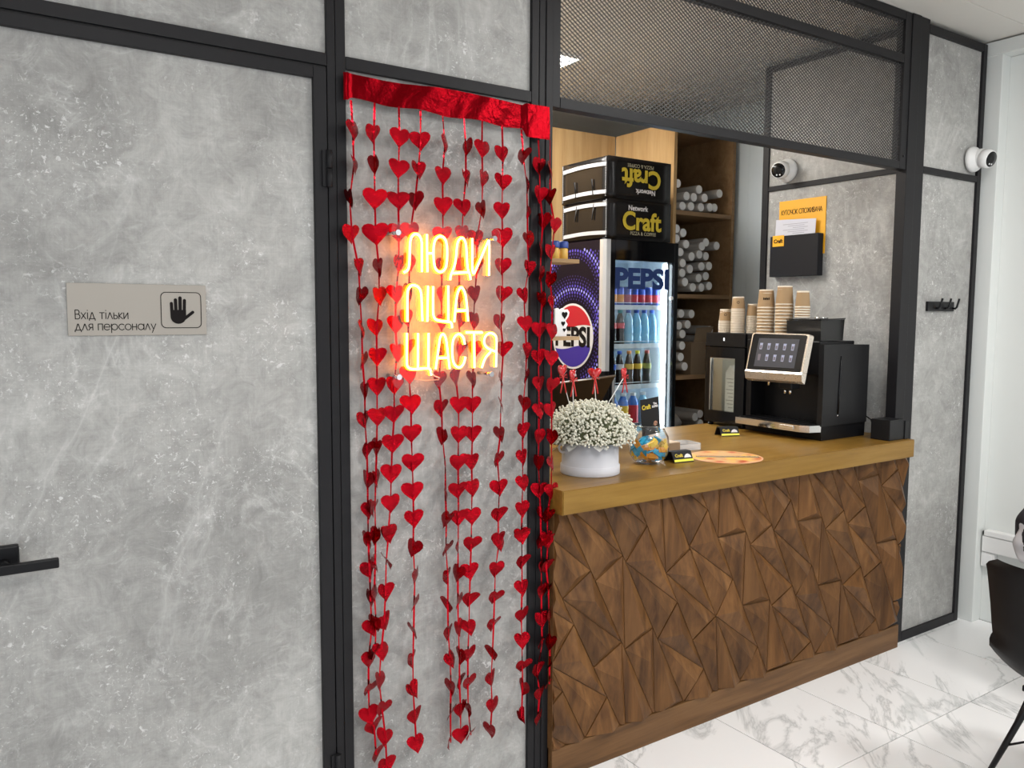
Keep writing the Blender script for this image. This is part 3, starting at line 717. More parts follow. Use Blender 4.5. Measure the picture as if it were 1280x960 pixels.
# per strip: first left z, first right z (top-most, may lie above the board), cell types downwards
STRIPS = {
 -1: ([1.10, .80, .50, .21], [1.18, .89, .60, .30], 'sss'),
 0: ([1.00, .70, .40, .11], [1.119, .819, .519, .229, -.06], 'sss'),
 1: ([1.216, .916, .616, .35, .05], [1.281, .981, .690, .41, .11], 'sssv'),
 2: ([1.252, .952, .652, .382, .09], [1.319, 1.019, .719, .43, .115], 'sssvv'.replace('sssvv', 'ssvv')),
 3: ([1.293, .993, .693, .383, .11], [1.407, 1.107, .807, .50, .212], 'ssss'),
 4: ([1.22, .92, .62, .339, .04], [1.29, .99, .69, .405, .11], 'vvsv'),
 5: ([1.30, 1.0, .70, .405, .115], [1.425, 1.125, .825, .535, .228], 'ssss'),
 6: ([1.309, 1.009, .709, .417, .11], [1.30, 1.0, .71, .408, .11], 'vvvv'),
 7: ([1.255, .955, .655, .382, .115], [1.31, 1.01, .715, .44, .173], 'ssss'),
 8: ([1.29, .99, .69, .394, .111], [1.40, 1.10, .80, .504, .207], 'ssss'),
 9: ([1.306, 1.006, .706, .409, .11], [1.30, 1.0, .70, .403, .107], 'vvvv'),
 10: ([1.247, .947, .647, .379, .117], [1.31, 1.01, .71, .438, .171], 'ssss'),
 11: ([1.248, .948, .648, .384, .10], [1.308, 1.008, .708, .434, .12], 'sssv'),
 12: ([1.129, .829, .525, .225, -.07], [1.14, .84, .521, .221, -.08], 'vvvv'),
 13: ([1.088, .788, .49, .19], [1.147, .847, .55, .25], 'vss'),
 14: ([1.05, .75, .45, .15], [1.13, .83, .53, .23], 'sss'),
}
XA, XB, ZA, ZB = 1.549, 3.549, 0.112, 0.909
YB = -0.019
def pyramid(tri, wts):
    ctr = (sum(p[0] for p in tri) / 3, sum(p[1] for p in tri) / 3)
    g = 0.0019
    P = []
    for x, z in tri:
        dx, dz = ctr[0] - x, ctr[1] - z; l = math.hypot(dx, dz); P.append((x + dx / l * g * 2, z + dz / l * g * 2))
    ax = sum(w * p[0] for w, p in zip(wts, P)); az = sum(w * p[1] for w, p in zip(wts, P))
    hgt = 0.034 + random.uniform(-0.003, 0.005)
    bm = bmesh.new()
    lo = [bm.verts.new((x, YB + 0.004, z)) for x, z in P]; up = [bm.verts.new((x, YB - 0.004, z)) for x, z in P]
    ap = bm.verts.new((ax, YB - hgt, az))
    bm.faces.new(lo)
    for i in range(3):
        j = (i + 1) % 3
        bm.faces.new((lo[i], lo[j], up[j], up[i])); bm.faces.new((up[i], up[j], ap))
    for co, no in (((XA, 0, 0), (-1, 0, 0)), ((XB, 0, 0), (1, 0, 0)), ((0, 0, ZA), (0, 0, -1)), ((0, 0, ZB), (0, 0, 1))):
        geom = bm.verts[:] + bm.edges[:] + bm.faces[:]
        r = bmesh.ops.bisect_plane(bm, geom=geom, plane_co=co, plane_no=no, clear_outer=True, dist=1e-5)
        es = [e for e in bm.edges if e.is_boundary]
        if es: bmesh.ops.holes_fill(bm, edges=es, sides=0)
    if len(bm.faces) < 4: bm.free(); return
    xs = [v.co.x for v in bm.verts]
    if max(xs) - min(xs) < 0.004: bm.free(); return
    q = MB(); q.bm.free(); q.bm = bm
    q.build('wood_panel', PANELWOOD, ct)
for i, (l, r, ty) in STRIPS.items():
    for k in range(len(ty)):
        if k + 1 >= len(l) or k + 1 >= len(r): break
        a = (Lx(i, l[k]), l[k]); c = (Lx(i, l[k + 1]), l[k + 1])
        d = (Lx(i + 1, r[k]), r[k]); e = (Lx(i + 1, r[k + 1]), r[k + 1])
        if ty[k] == 's':
            pyramid((a, d, e), (.36, .40, .24)); pyramid((a, e, c), (.12, .46, .42))
        else:
            pyramid((a, d, c), (.33, .41, .26)); pyramid((d, c, e), (.11, .42, .47))
    # closing the bottom of the strip
    k = min(len(l), len(r)) - 1
    if l[k] > .13 or r[k] > .13:
        a = (Lx(i, l[k]), l[k]); d = (Lx(i + 1, r[k]), r[k])
        c = (Lx(i, l[k] - .3), l[k] - .3); e = (Lx(i + 1, r[k] - .3), r[k] - .3)
        pyramid((a, d, e), (.36, .40, .24)); pyramid((a, e, c), (.12, .46, .42))

wt = thing('worktop', 'thick honey-coloured oak worktop lying on the faceted counter', 'worktop', (2.5, 0.3, 0.91))
b = MB(); b.prism([(1.541, -0.081), (3.526, -0.081), (3.526, -0.006), (3.489, -0.006), (3.489, 0.047), (3.545, 0.068), (3.545, 0.80), (1.56, 0.80), (1.56, 0.047), (1.5475, 0.047), (1.5475, -0.006), (1.541, -0.006)], 0.911, 0.990, 'z')
es = [e for e in b.bm.edges if abs(e.verts[0].co.z - e.verts[1].co.z) < 1e-6 and max(e.verts[0].co.y, e.verts[1].co.y) < -0.07 or
      (abs(e.verts[0].co.z - e.verts[1].co.z) > 0.01 and e.verts[0].co.y < -0.07)]
bmesh.ops.bevel(b.bm, geom=es, offset=0.003, segments=2, affect='EDGES')
b.build('board', TOPWOOD, wt)

# ================================================================== HEART CURTAIN
hc = thing('heart_curtain', 'red foil heart curtain hanging from a folded red band beside the counter', 'curtain', (1.18, -0.035, 0.2))
def foil_band():
    b = MB(); nx, nz = 70, 5
    V = []
    for i in range(nx + 1):
        u = i / nx; x = 0.853 + u * (1.518 - 0.853)
        zt = 2.177 - 0.004 * math.sin(u * 9) ; zb = 2.112 - 0.012 * u + 0.003 * math.sin(u * 23)
        if u > 0.86: zb = 2.079; zt = 2.178
        if u < 0.02: zb = 2.106
        col = []
        for j in range(nz + 1):
            v = j / nz
            y = -0.016 - 0.0022 * math.sin(u * 19 + v * 2) - 0.0007 * math.sin(u * 67 + v * 5) - (0.008 if u > 0.86 else 0)
            if u < 0.03: y -= 0.006 * (1 if i % 2 else -0.2)
            col.append(b.bm.verts.new((x, y, zt + (zb - zt) * v)))
        V.append(col)
    for i in range(nx):
        for j in range(nz):
            f = b.bm.faces.new((V[i][j], V[i][j + 1], V[i + 1][j + 1], V[i + 1][j])); f.smooth = True
    return b.build('header_band', REDBAND, hc)
foil_band()
HO = heart_outline()
def heart_mesh(seed):
    rnd = random.Random(seed); b = MB()
    fold = rnd.uniform(-0.35, 0.35); amp = rnd.uniform(0.02, 0.07)
    def z(u, v): return amp * math.sin(3.1 * u + 2 * v + seed) + fold * abs(u) * 0.5 + 0.03 * math.sin(9 * v + seed)
    inner = [b.bm.verts.new((u * 0.55, z(u * .55, v * .55), v * 0.55)) for u, v in HO]
    outer = [b.bm.verts.new((u, z(u, v), v)) for u, v in HO]
    c = b.bm.verts.new((0, z(0, 0), 0)); n = len(HO)
    for i in range(n):
        j = (i + 1) % n
        b.bm.faces.new((outer[i], outer[j], inner[j], inner[i])).smooth = True
        b.bm.faces.new((inner[i], inner[j], c)).smooth = True
    o = b.build('heart', RED, None); me = o.data; loc = o.location.copy()
    for vv in me.vertices: vv.co += loc
    bpy.data.objects.remove(o); return me
HEARTS = [heart_mesh(s) for s in range(6)]
for si, st in enumerate(STRANDS):
    b = MB(); prev = None
    pts = [(x, z) for x, z, w in st]
    ys = -0.022 - 0.003 * (si % 3)
    for i, (x, z) in enumerate(pts):
        tw = math.sin(i * 1.7 + si) * 0.6
        h = 0.0029
        a = b.bm.verts.new((x - h * math.cos(tw), ys + h * math.sin(tw), z)); c = b.bm.verts.new((x + h * math.cos(tw), ys - h * math.sin(tw), z))
        if prev: b.bm.faces.new((prev[0], prev[1], c, a)).smooth = True
        prev = (a, c)
    so = b.build('strand', RED, hc)
    for i, (x, z, w) in enumerate(st):
        if w == 0: continue
        o = bpy.data.objects.new('heart', HEARTS[(i * 5 + si * 3) % 6]); COL.objects.link(o); o.parent = so
        o.location = Vector((x, ys - 0.001, z)) - ORIGIN[so.name]
        ap = max(-1, min(1, 0.866 * w))
        yaw = math.acos(ap) - math.radians(30)
        if w < 0.8 and (i + si) % 3 == 0: yaw = -math.radians(30) - math.acos(ap); yaw = max(yaw, math.radians(-88))
        low = z < 0.75
        tilt = random.uniform(-0.10, 0.10) + (random.uniform(-0.5, 0.5) if low and si < 3 else 0)
        pitch = random.uniform(-0.22, 0.22) + (random.choice((-0.35, 0.3, 0.15)) if z < 0.95 else 0)
        if w > 0.98 and random.random() < 0.5: pitch += random.choice((-0.2, 0.2))
        o.rotation_euler = (pitch, tilt, yaw)
        s = 0.0635 * (w if w > 1 else 1)
        o.scale = (s, s, s)

# ================================================================== NEON SIGN
ns = thing('neon_sign', 'glowing orange neon sign with three words on a clear acrylic board', 'sign', (1.16, -0.07, 1.34))
def rrect(x0, x1, z0, z1, r, n=5):
    p = []
    for cx, cz, a0 in ((x1 - r, z0 + r, -90), (x1 - r, z1 - r, 0), (x0 + r, z1 - r, 90), (x0 + r, z0 + r, 180)):
        for k in range(n + 1):
            a = math.radians(a0 + 90 * k / n); p.append((cx + r * math.cos(a), cz + r * math.sin(a)))
    return p
b = MB(); b.prism(rrect(0.968, 1.318, 1.340, 1.795, 0.02), -0.060, -0.056, 'y'); b.build('acrylic_board', ACRYLIC, ns)
for x, z in ((0.985, 1.372), (1.285, 1.369), (0.985, 1.765), (1.295, 1.765)):
    b = MB(); b.lathe([(0.0055, 0), (0.0055, 0.066)], (x, 0.011, z), 12, axis=(0, -1, 0)); b.lathe([(0.008, 0), (0.008, 0.004)], (x, -0.061, z), 12, axis=(0, -1, 0))
    b.build('standoff', CHROME, ns)
NEONCORE = emitter('neon_tube_core', (1.0, 0.78, 0.42), 5.0)
NEONJACKET = emitter('neon_tube_jacket', (1.0, 0.25, 0.004), 26.0)
def smooth_path(p, it=2):
    for _ in range(it):
        if len(p) < 3: return p
        q = [p[0]]
        for a, c in zip(p, p[1:]):
            q.append((a[0] * .75 + c[0] * .25, a[1] * .75 + c[1] * .25)); q.append((a[0] * .25 + c[0] * .75, a[1] * .25 + c[1] * .75))
        q.append(p[-1]); p = q
    return p
LETTERS = [(0,), (1, 2, 3), (4, 5), (6,), (7,), (8,), (9, 10), (11, 12), (13, 14, 15), (16, 17), (18,), (19, 20), (21, 22)]
for L in LETTERS:
    b = MB(); c = MB()
    for k in L:
        p = smooth_path(NEON[k])
        pts = [(x, -0.067, z) for x, z in p]
        b.tube(pts, 0.0052, 10)
        c.tube([(x, -0.0712, z) for x, z in p], 0.0028, 8)
    o = b.build('neon_letter', NEONJACKET, ns)
    c.build('neon_core', NEONCORE, o)
b = MB(); b.tube([(1.075, -0.078, 1.385), (1.088, -0.075, 1.372), (1.106, -0.07, 1.366), (1.11, -0.06, 1.36), (1.09, -0.02, 1.355), (1.05, -0.002, 1.362)], 0.0018, 6); b.build('cable', clear_plastic('clear_cable', (0.9, 0.7, 0.6), 0.7), ns)

# ================================================================== DOOR SIGN
sg = thing('door_sign', 'silver plate with black lettering and a raised hand pictogram on the grey door', 'sign', (0.344, -0.001, 1.492))
PLATE = plain('brushed_sign_plate', (0.36, 0.33, 0.29), 0.42, 0.45, bump=0.04, bscale=150)
b = MB(); b.box(0.1925, 0.4945, 0.004, 0.0088, 1.493, 1.613, bev=0.0008); b.build('plate', PLATE, sg)
yy = 0.0036
stroke_text('lettering', 'Вхід тільки', 0.0142, 0.1140, 0.0019, INK, sg, facing_front(0.2065, yy, 1.5315))
stroke_text('lettering', 'для персоналу', 0.0142, 0.1730, 0.0019, INK, sg, facing_front(0.2065, yy, 1.5055))
b = MB(); A = rrect(0.390, 0.4835, 1.509, 1.596, 0.012); B_ = rrect(0.3918, 0.4817, 1.5108, 1.5942, 0.0105)
va = [b.bm.verts.new((x, yy - 0.0003, z)) for x, z in A]; vb = [b.bm.verts.new((x, yy - 0.0003, z)) for x, z in B_]
for i in range(len(A)):
    j = (i + 1) % len(A); b.bm.faces.new((va[i], va[j], vb[j], vb[i]))
b.build('pictogram_border', INK, sg)
b = MB(); hx, hz, k = 0.4335, 0.553 + 0.985, 1.0
def finger(x0, z0, x1, z1, r):
    d = Vector((x1 - x0, 0, z1 - z0)).normalized(); n = Vector((-d.z, 0, d.x)); P = []
    for a in range(9):
        t = math.pi * a / 8 - math.pi / 2
        P.append((x1 + r * (math.cos(t) * d.x + math.sin(t) * n.x), z1 + r * (math.cos(t) * d.z + math.sin(t) * n.z)))
    P += [(x0 + n.x * r, z0 + n.z * r), (x0 - n.x * r, z0 - n.z * r)]
    b.prism(P, yy - 0.0006 - 0.00004 * x0 * 100 % 0.0002, yy, 'y')
finger(0.4155, 1.540, 0.4145, 1.5685, 0.0036); finger(0.4245, 1.545, 0.4240, 1.5770, 0.0038)
finger(0.4340, 1.545, 0.4345, 1.5820, 0.0038); finger(0.4433, 1.545, 0.4445, 1.5760, 0.0036)
finger(0.4400, 1.5290, 0.4630, 1.5475, 0.0036)
P = []
for i in range(15):
    a = math.pi + math.pi * i / 14; P.append((0.4297 + 0.0178 * math.cos(a), 1.5370 + 0.0175 * math.sin(a)))
P += [(0.4475, 1.553), (0.4119, 1.553)]
b.prism(P, yy - 0.0010, yy, 'y'); b.build('hand_pictogram', INK, sg)

# ================================================================== CAMERAS, HOOKS, NOTICE POCKET
def dome_camera(label, base, normal, look):
    t = thing('dome_camera', label, 'camera', base, 'white dome cameras')
    n = Vector(normal).normalized(); c = Vector(base)
    b = MB(); b.lathe([(0.060, 0), (0.060, 0.012), (0.056, 0.022), (0.046, 0.034), (0.044, 0.040)], c, 28, axis=n); b.build('base', WHITE, t)
    cc = c + n * 0.050
    b = MB(); b.ball(cc, 0.0455, 3)
    b.build('ball', WHITE, t)
    l = Vector(look).normalized()
    b = MB(); b.lathe([(0.0452, 0.006), (0.0435, 0.032), (0.038, 0.0455), (0.0360, 0.0465)], cc, 26, axis=l); b.build('bezel', WHITE, t)
    b = MB(); b.lathe([(0.0358, 0.0462), (0.0345, 0.0482), (0.012, 0.0490)], cc, 24, axis=l); ln = b.build('lens_window', BLACKGLOSS, t)
    u = l.cross(Vector((0, 0, 1))).normalized(); v = u.cross(l)
    b = MB()
    for s in (-0.008, 0.008): b.lathe([(0.004, 0), (0.004, 0.0012)], cc + l * 0.0484 + u * s - v * 0.022, 10, axis=l)
    b.build('infrared_led', WHITEMATTE, ln)
    return t
dome_camera('white dome camera on the wall above the orange notice', (3.5505, 0.675, 2.283), (-1, 0, 0), (-0.93, -0.33, -0.20))
dome_camera('white dome camera at the right edge of the partition by the white column', (4.045, 0.0015, 2.290), (0, -1, 0), (-0.12, -0.95, -0.26))

t = thing('hook_rail', 'small black three-hook rail on the concrete panel right of the post', 'hook', (3.87, 0.0, 1.57))
b = MB(); b.box(3.725, 3.955, 0.0, 0.0118, 1.566, 1.611, bev=0.002); b.build('back_plate', BLACK, t)
for x in (3.80, 3.875, 3.948):
    b = MB(); b.tube([(x - 0.004, 0.0, 1.580), (x - 0.002, -0.010, 1.579), (x, -0.016, 1.586), (x + 0.004, -0.024, 1.626)], 0.005, 8); b.build('hook', BLACK, t)

t = thing('notice_pocket', 'orange notice board with a black document pocket on the concrete side wall', 'notice', (3.55, 0.59, 1.74))
ORANGE = plain('orange_board', (0.86, 0.42, 0.012), 0.4)
b = MB(); b.box(3.5545, 3.5585, 0.443, 0.722, 1.85, 2.131, bev=0.0008); b.build('orange_sheet', ORANGE, t)
b = MB(); b.box(3.515, 3.5585, 0.452, 0.742, 1.742, 1.950, bev=0.002); b.build('pocket', plain('black_pocket', (0.010, 0.010, 0.0125), 0.5, spec=0.2), t)
stroke_text('lettering', 'КУТОЧОК СПОЖИВАЧА', 0.0165, 0.245, 0.0027, INK, t, facing_left(3.5538, 0.7075, 2.060))
b = MB(); b.box(3.5125, 3.5148, 0.655, 0.725, 1.897, 1.953, bev=0.0005); lb = b.build('yellow_label', ORANGE, t)
lettering('lettering', 'Craft', 0.026, INK, lb, facing_left(3.5122, 0.690, 1.923), bold=0.0009)
t = thing('paper_leaflet', 'white printed leaflet in a clear sleeve sticking out of the black pocket', 'leaflet', (3.525, 0.60, 1.86))
b = MB(); b.box(3.535, 3.5365, 0.487, 0.728, 1.86, 2.030); b.xform(Matrix.Translation((3.536, 0.60, 1.95)) @ Matrix.Rotation(0.05, 4, 'X') @ Matrix.Translation((-3.536, -0.60, -1.95)))
b.build('sheet', plain('printed_paper', (0.62, 0.63, 0.70), 0.25), t)
b = MB()
for i in range(6):
    z = 2.008 - i * 0.0095; b.box(3.5344, 3.5349, 0.53 + 0.02 * (i % 2), 0.68 - 0.03 * (i % 3), z - 0.0012, z + 0.0012)
b.build('print_lines', plain('grey_ink', (0.30, 0.30, 0.36), 0.6), t)

# ================================================================== DRINKS FRIDGE
fr = thing('drinks_fridge', 'tall black glass-door drinks fridge with a blue cola logo on its side', 'fridge', (3.14, 1.62, 0))
FX0, FX1, FY0, FY1, FZ = 2.867, 3.412, 1.30, 1.95, 1.945
NAVY = plain('fridge_side_wrap', (0.005, 0.003, 0.009), 0.4, spec=0.15)
LINER = plain('fridge_liner', (0.74, 0.84, 0.92), 0.4)
b = MB(); b.box(FX0, FX0 + 0.045, FY0 + 0.045, FY1, 0.06, FZ); b.box(FX1 - 0.035, FX1, FY0 + 0.045, FY1, 0.06, FZ)
b.box(FX0 + 0.045, FX1 - 0.035, FY1 - 0.04, FY1, 0.06, FZ); b.box(FX0 + 0.045, FX1 - 0.035, FY0 + 0.045, FY1 - 0.04, 1.86, FZ)
b.box(FX0 + 0.045, FX1 - 0.035, FY0 + 0.045, FY1 - 0.04, 0.06, 0.30); b.build('cabinet', NAVY, fr)
b = MB(); b.box(FX0 + 0.0455, FX0 + 0.048, FY0 + 0.05, FY1 - 0.041, 0.301, 1.859); b.box(FX1 - 0.038, FX1 - 0.0355, FY0 + 0.05, FY1 - 0.041, 0.301, 1.859)
b.box(FX0 + 0.048, FX1 - 0.038, FY1 - 0.0435, FY1 - 0.0405, 0.301, 1.859); b.box(FX0 + 0.048, FX1 - 0.038, FY0 + 0.05, FY1 - 0.044, 1.856, 1.859)
b.build('liner', LINER, fr)
for x in (2.91, 3.37):
    for y in (1.40, 1.90):
        b = MB(); b.lathe([(0.02, 0), (0.02, 0.06)], (x, y, 0.0), 12); b.build('foot', BLACK, fr)
# door: black frame, glass, silver edge, handle-less strip
GX0, GX1, GZ0, GZ1 = 2.940, 3.383, 0.22, 1.838
b = MB(); b.box(FX0 + 0.036, GX0, FY0, FY0 + 0.04, 0.07, FZ + 0.002, bev=0.002); b.box(GX1, FX1, FY0, FY0 + 0.04, 0.07, FZ + 0.002, bev=0.002)
b.box(GX0, GX1, FY0, FY0 + 0.04, GZ1, FZ + 0.002); b.box(GX0, GX1, FY0, FY0 + 0.04, 0.07, GZ0); b.build('door_frame', BLACKGLOSS, fr)
b = MB(); b.prism([(FX0 - 0.002, FY0 + 0.043), (FX0 - 0.002, FY0 + 0.018), (FX0 + 0.010, FY0 + 0.001), (FX0 + 0.0355, FY0 - 0.003), (FX0 + 0.0355, FY0 + 0.043)], 1.235, FZ + 0.001, 'z'); b.build('silver_edge', plain('satin_silver', (0.60, 0.61, 0.62), 0.35, 0.5), fr)
b = MB(); b.prism([(FX0 - 0.002, FY0 + 0.043), (FX0 - 0.002, FY0 + 0.018), (FX0 + 0.012, FY0 + 0.004), (FX0 + 0.0355, FY0 + 0.004), (FX0 + 0.0355, FY0 + 0.043)], 0.07, 1.234, 'z'); b.build('lower_edge', BLACK, fr)
b = MB(); b.box(2.925, 2.9385, 1.288, 1.2995, 0.55, 1.20, bev=0.003); b.build('door_handle', plain('satin_grey', (0.45, 0.46, 0.47), 0.3, 0.7), fr)
b = MB(); b.box(GX0, GX1, FY0 + 0.012, FY0 + 0.016, GZ0, GZ1); gl = b.build('door_glass', thin_glass('fridge_glass', (0.95, 0.985, 1.0), 0.03), fr)
lettering('lettering', 'PEPSI', 0.150, plain('navy_print', (0.010, 0.035, 0.16), 0.5), gl, facing_front(3.150, FY0 + 0.0115, 1.735), bold=0.007, width=0.405)
b = MB(); b.lathe([(0.011, 0), (0.011, 0.006), (0.006, 0.009)], (3.372, FY0 + 0.010, 1.636), 14, axis=(0, -1, 0)); b.build('door_button', WHITE, gl)
b = MB(); b.box(3.3545, 3.3725, FY0 + 0.047, FY0 + 0.060, 0.32, 1.83); b.build('led_strip', emitter('fridge_led', (0.86, 0.95, 1.0), 42.0), fr)
SHELF = plain('white_wire_shelf', (0.82, 0.86, 0.88), 0.35)
for z in (1.584, 1.367, 1.135, 0.90, 0.66):
    b = MB(); b.box(FX0 + 0.05, 3.352, FY0 + 0.068, FY1 - 0.06, z - 0.006, z); sh = b.build('shelf', SHELF, fr)
    b = MB(); b.box(FX0 + 0.05, 3.352, FY0 + 0.062, FY0 + 0.067, z - 0.014, z + 0.012); b.build('price_rail', SHELF, sh)
    b = MB(); b.box(FX0 + 0.05, 3.352, FY0 + 0.062, FY0 + 0.065, z + 0.022, z + 0.026); b.build('guard_rail', SHELF, sh)
# logo on the side
LX, LY, LZ, LR = FX0 - 0.0012, 1.577, 1.418, 0.186
def disc_part(name, poly, x, m, parent):
    b = MB(); b.prism([(LY - u, LZ + v) for u, v in poly], x, x + 0.0008, 'x'); return b.build(name, m, parent)
circ = lambda r, a0=0, a1=360, n=40: [(r * math.cos(math.radians(a0 + (a1 - a0) * i / n)), r * math.sin(math.radians(a0 + (a1 - a0) * i / n))) for i in range(n + (0 if a1 - a0 == 360 else 1))]
LOGOW = plain('logo_white', (0.60, 0.60, 0.60), 0.4); LOGOR = plain('logo_red', (0.42, 0.008, 0.022), 0.4); LOGOB = plain('logo_blue', (0.035, 0.02, 0.26), 0.4)
lg = disc_part('logo_disc', circ(LR), LX, LOGOW, fr)
rr = LR - 0.012
wave = lambda x, s: 0.012 * math.sin((x / rr) * 2.6 + s)
def cap(top):
    zc = 0.052 if top else -0.062
    pts = []
    n = 24; xe = math.sqrt(rr * rr - zc * zc) - 0.002
    edge = [(-xe + 2 * xe * i / n, zc + 0.014 * math.sin((-1 + 2 * i / n) * 2.4)) for i in range(n + 1)]
    edge = [(u, v) if u * u + v * v < rr * rr else (u * rr / math.hypot(u, v), v * rr / math.hypot(u, v)) for u, v in edge]
    a0 = math.degrees(math.atan2(edge[-1][1], edge[-1][0])); a1 = math.degrees(math.atan2(edge[0][1], edge[0][0]))
    if top: arc = circ(rr, a0, a1 if a1 > a0 else a1 + 360, 24)
    else: arc = circ(rr, a0, a1 - 360 if a1 > a0 else a1, 24)
    return edge + arc[1:-1]
disc_part('logo_red', cap(True), LX - 0.0008, LOGOR, lg); disc_part('logo_blue', cap(False), LX - 0.0008, LOGOB, lg)
lettering('lettering', 'PEPSI', 0.150, INK, lg, facing_left(LX - 0.0009, LY, LZ - 0.008), bold=0.0058, width=0.315)
def dots(cy, cz, radii, a0, a1, m, name):
    b = MB()
    for q, (r, w) in enumerate(radii):
        n = int(abs(math.radians(a1 - a0)) * r / 0.0235)
        for i in range(n):
            a = math.radians(a0 + (a1 - a0) * (i + 0.5 * (q % 2)) / n)
            y = cy - r * math.cos(a); z = cz + r * math.sin(a)
            if not (FY0 + 0.05 < y < FY1 - 0.01 and 0.95 < z < 1.90): continue
            P = [(y + w * math.cos(k * math.pi / 3), z + 1.25 * w * math.sin(k * math.pi / 3)) for k in range(6)]
            b.bm.faces.new([b.bm.verts.new((FX0 - 0.0006, u, v)) for u, v in P])
    o = b.build(name, m, fr); o['kind'] = 'stuff'; return o
VIO = plain('violet_print', (0.085, 0.06, 0.46), 0.4); VIO2 = plain('pale_violet_print', (0.28, 0.28, 0.75), 0.4); VIO3 = plain('dark_violet_print', (0.035, 0.022, 0.19), 0.4)
for cz in (LZ, LZ + 0.235):
    dots(LY, cz, [(0.266, 0.0072)], -70, 175, VIO2, 'dot_ring')
    dots(LY, cz, [(0.247, 0.0068), (0.285, 0.0065)], -70, 175, VIO, 'dot_ring')
    dots(LY, cz, [(0.228, 0.0058), (0.210, 0.0042), (0.304, 0.0055), (0.322, 0.0042), (0.340, 0.0032)], -70, 175, VIO3, 'dot_ring')

# ---- drinks
def can(label, body, band, x, y, z, group='drink cans on the top fridge shelf'):
    t = thing('drink_can', label, 'can', (x, y, z), group)
    b = MB(); b.lathe([(0.022, 0.0), (0.0255, 0.004), (0.0255, 0.102), (0.021, 0.113)], (x, y, z), 16); b.build('body', body, t)
    b = MB(); b.lathe([(0.0258, 0.028), (0.0258, 0.070)], (x, y, z), 16, cap=False); b.build('label_band', band, t)
    b = MB(); b.lathe([(0.021, 0.113), (0.0215, 0.115), (0.019, 0.1145)], (x, y, z), 16); b.build('lid', STEEL, t)
    return t
BLUE = plain('can_blue', (0.03, 0.10, 0.55), 0.3, 0.3); ORG = plain('fruit_orange', (0.85, 0.33, 0.05), 0.4); BERRY = plain('fruit_berry', (0.45, 0.05, 0.12), 0.4)
REDP = plain('label_red', (0.68, 0.03, 0.05), 0.4); YEL = plain('label_yellow', (0.85, 0.55, 0.05), 0.4); CYAN = plain('water_blue', (0.25, 0.62, 0.88), 0.2)
for i in range(3):
    can(['leftmost blue drink can with orange fruit label on the top fridge shelf', 'second blue drink can with orange fruit label on the top fridge shelf', 'blue drink can with dark berry label on the top fridge shelf'][i], BLUE, (ORG, ORG, BERRY)[i], 3.006 + i * 0.053, 1.40, 1.5842)
for i in range(4):
    can('blue and red cola can, number %s of four from the left, top fridge shelf' % ('one', 'two', 'three', 'four')[i], BLUE, REDP, 3.164 + i * 0.0545, 1.40, 1.5842)

def bottle(label, liquid, band, capm, x, y, z, group, kind='slim'):
    t = thing('drink_bottle', label, 'bottle', (x, y, z), group)
    if kind == 'slim': prof = [(0.021, 0), (0.0265, 0.004), (0.0265, 0.045), (0.0235, 0.07), (0.0265, 0.10), (0.0262, 0.125), (0.018, 0.165), (0.0115, 0.180), (0.0115, 0.188)]; hb = (0.098, 0.128)
    elif kind == 'water': prof = [(0.022, 0), (0.029, 0.005), (0.029, 0.05), (0.026, 0.06), (0.029, 0.07), (0.0285, 0.11), (0.0255, 0.125), (0.028, 0.138), (0.018, 0.168), (0.0125, 0.178), (0.0125, 0.188)]; hb = (0.072, 0.105)
    else: prof = [(0.030, 0), (0.0315, 0.004), (0.0315, 0.13), (0.027, 0.15), (0.015, 0.172), (0.015, 0.182)]; hb = (0.02, 0.125)
    b = MB(); b.lathe(prof, (x, y, z), 16); b.build('body', liquid, t)
    rb = {'slim': 0.0272, 'water': 0.0294, 'juice': 0.0319}[kind]
    b = MB(); b.lathe([(rb, hb[0]), (rb, hb[1])], (x, y, z), 16, cap=False); b.build('label_band', band, t)
    h = prof[-1][1]; rc = prof[-1][0] + 0.0022
    b = MB(); b.lathe([(rc, h - 0.004), (rc, h + 0.013), (rc - 0.001, h + 0.014)], (x, y, z), 14); b.build('cap', capm, t)
    return t
COLA = plain('cola_bottle', (0.020, 0.010, 0.008), 0.12); WATER = plain('water_bottle', (0.30, 0.66, 0.90), 0.15, coat=0.5); TEA = plain('tea_bottle', (0.045, 0.022, 0.010), 0.12)
TEAL = plain('cap_teal', (0.02, 0.35, 0.38), 0.4); CAPB = plain('cap_blue', (0.03, 0.12, 0.60), 0.4); CAPO = plain('cap_orange', (0.90, 0.32, 0.04), 0.4); CAPY = plain('cap_yellow', (0.88, 0.80, 0.05), 0.4); CAPR = plain('cap_red', (0.62, 0.08, 0.07), 0.4)
JUICEB = plain('juice_blue', (0.04, 0.20, 0.65), 0.35); LABW = plain('label_white', (0.75, 0.72, 0.72), 0.4); LIME = plain('label_lime', (0.45, 0.50, 0.10), 0.4)
g2 = 'bottles on the second fridge shelf'
bottle('dark cola bottle with teal cap at the left of the second fridge shelf', COLA, REDP, TEAL, 3.006, 1.40, 1.3672, g2)
bottle('dark cola bottle with teal cap beside the water bottles, second fridge shelf', COLA, REDP, TEAL, 3.066, 1.40, 1.3672, g2)
for i in range(4):
    bottle(('first', 'second', 'third', 'fourth')[i] + ' light blue water bottle from the left, second fridge shelf', WATER, CYAN, CAPB, 3.128 + i * 0.0605, 1.40, 1.3672, g2, 'water')
g3 = 'bottles on the third fridge shelf'
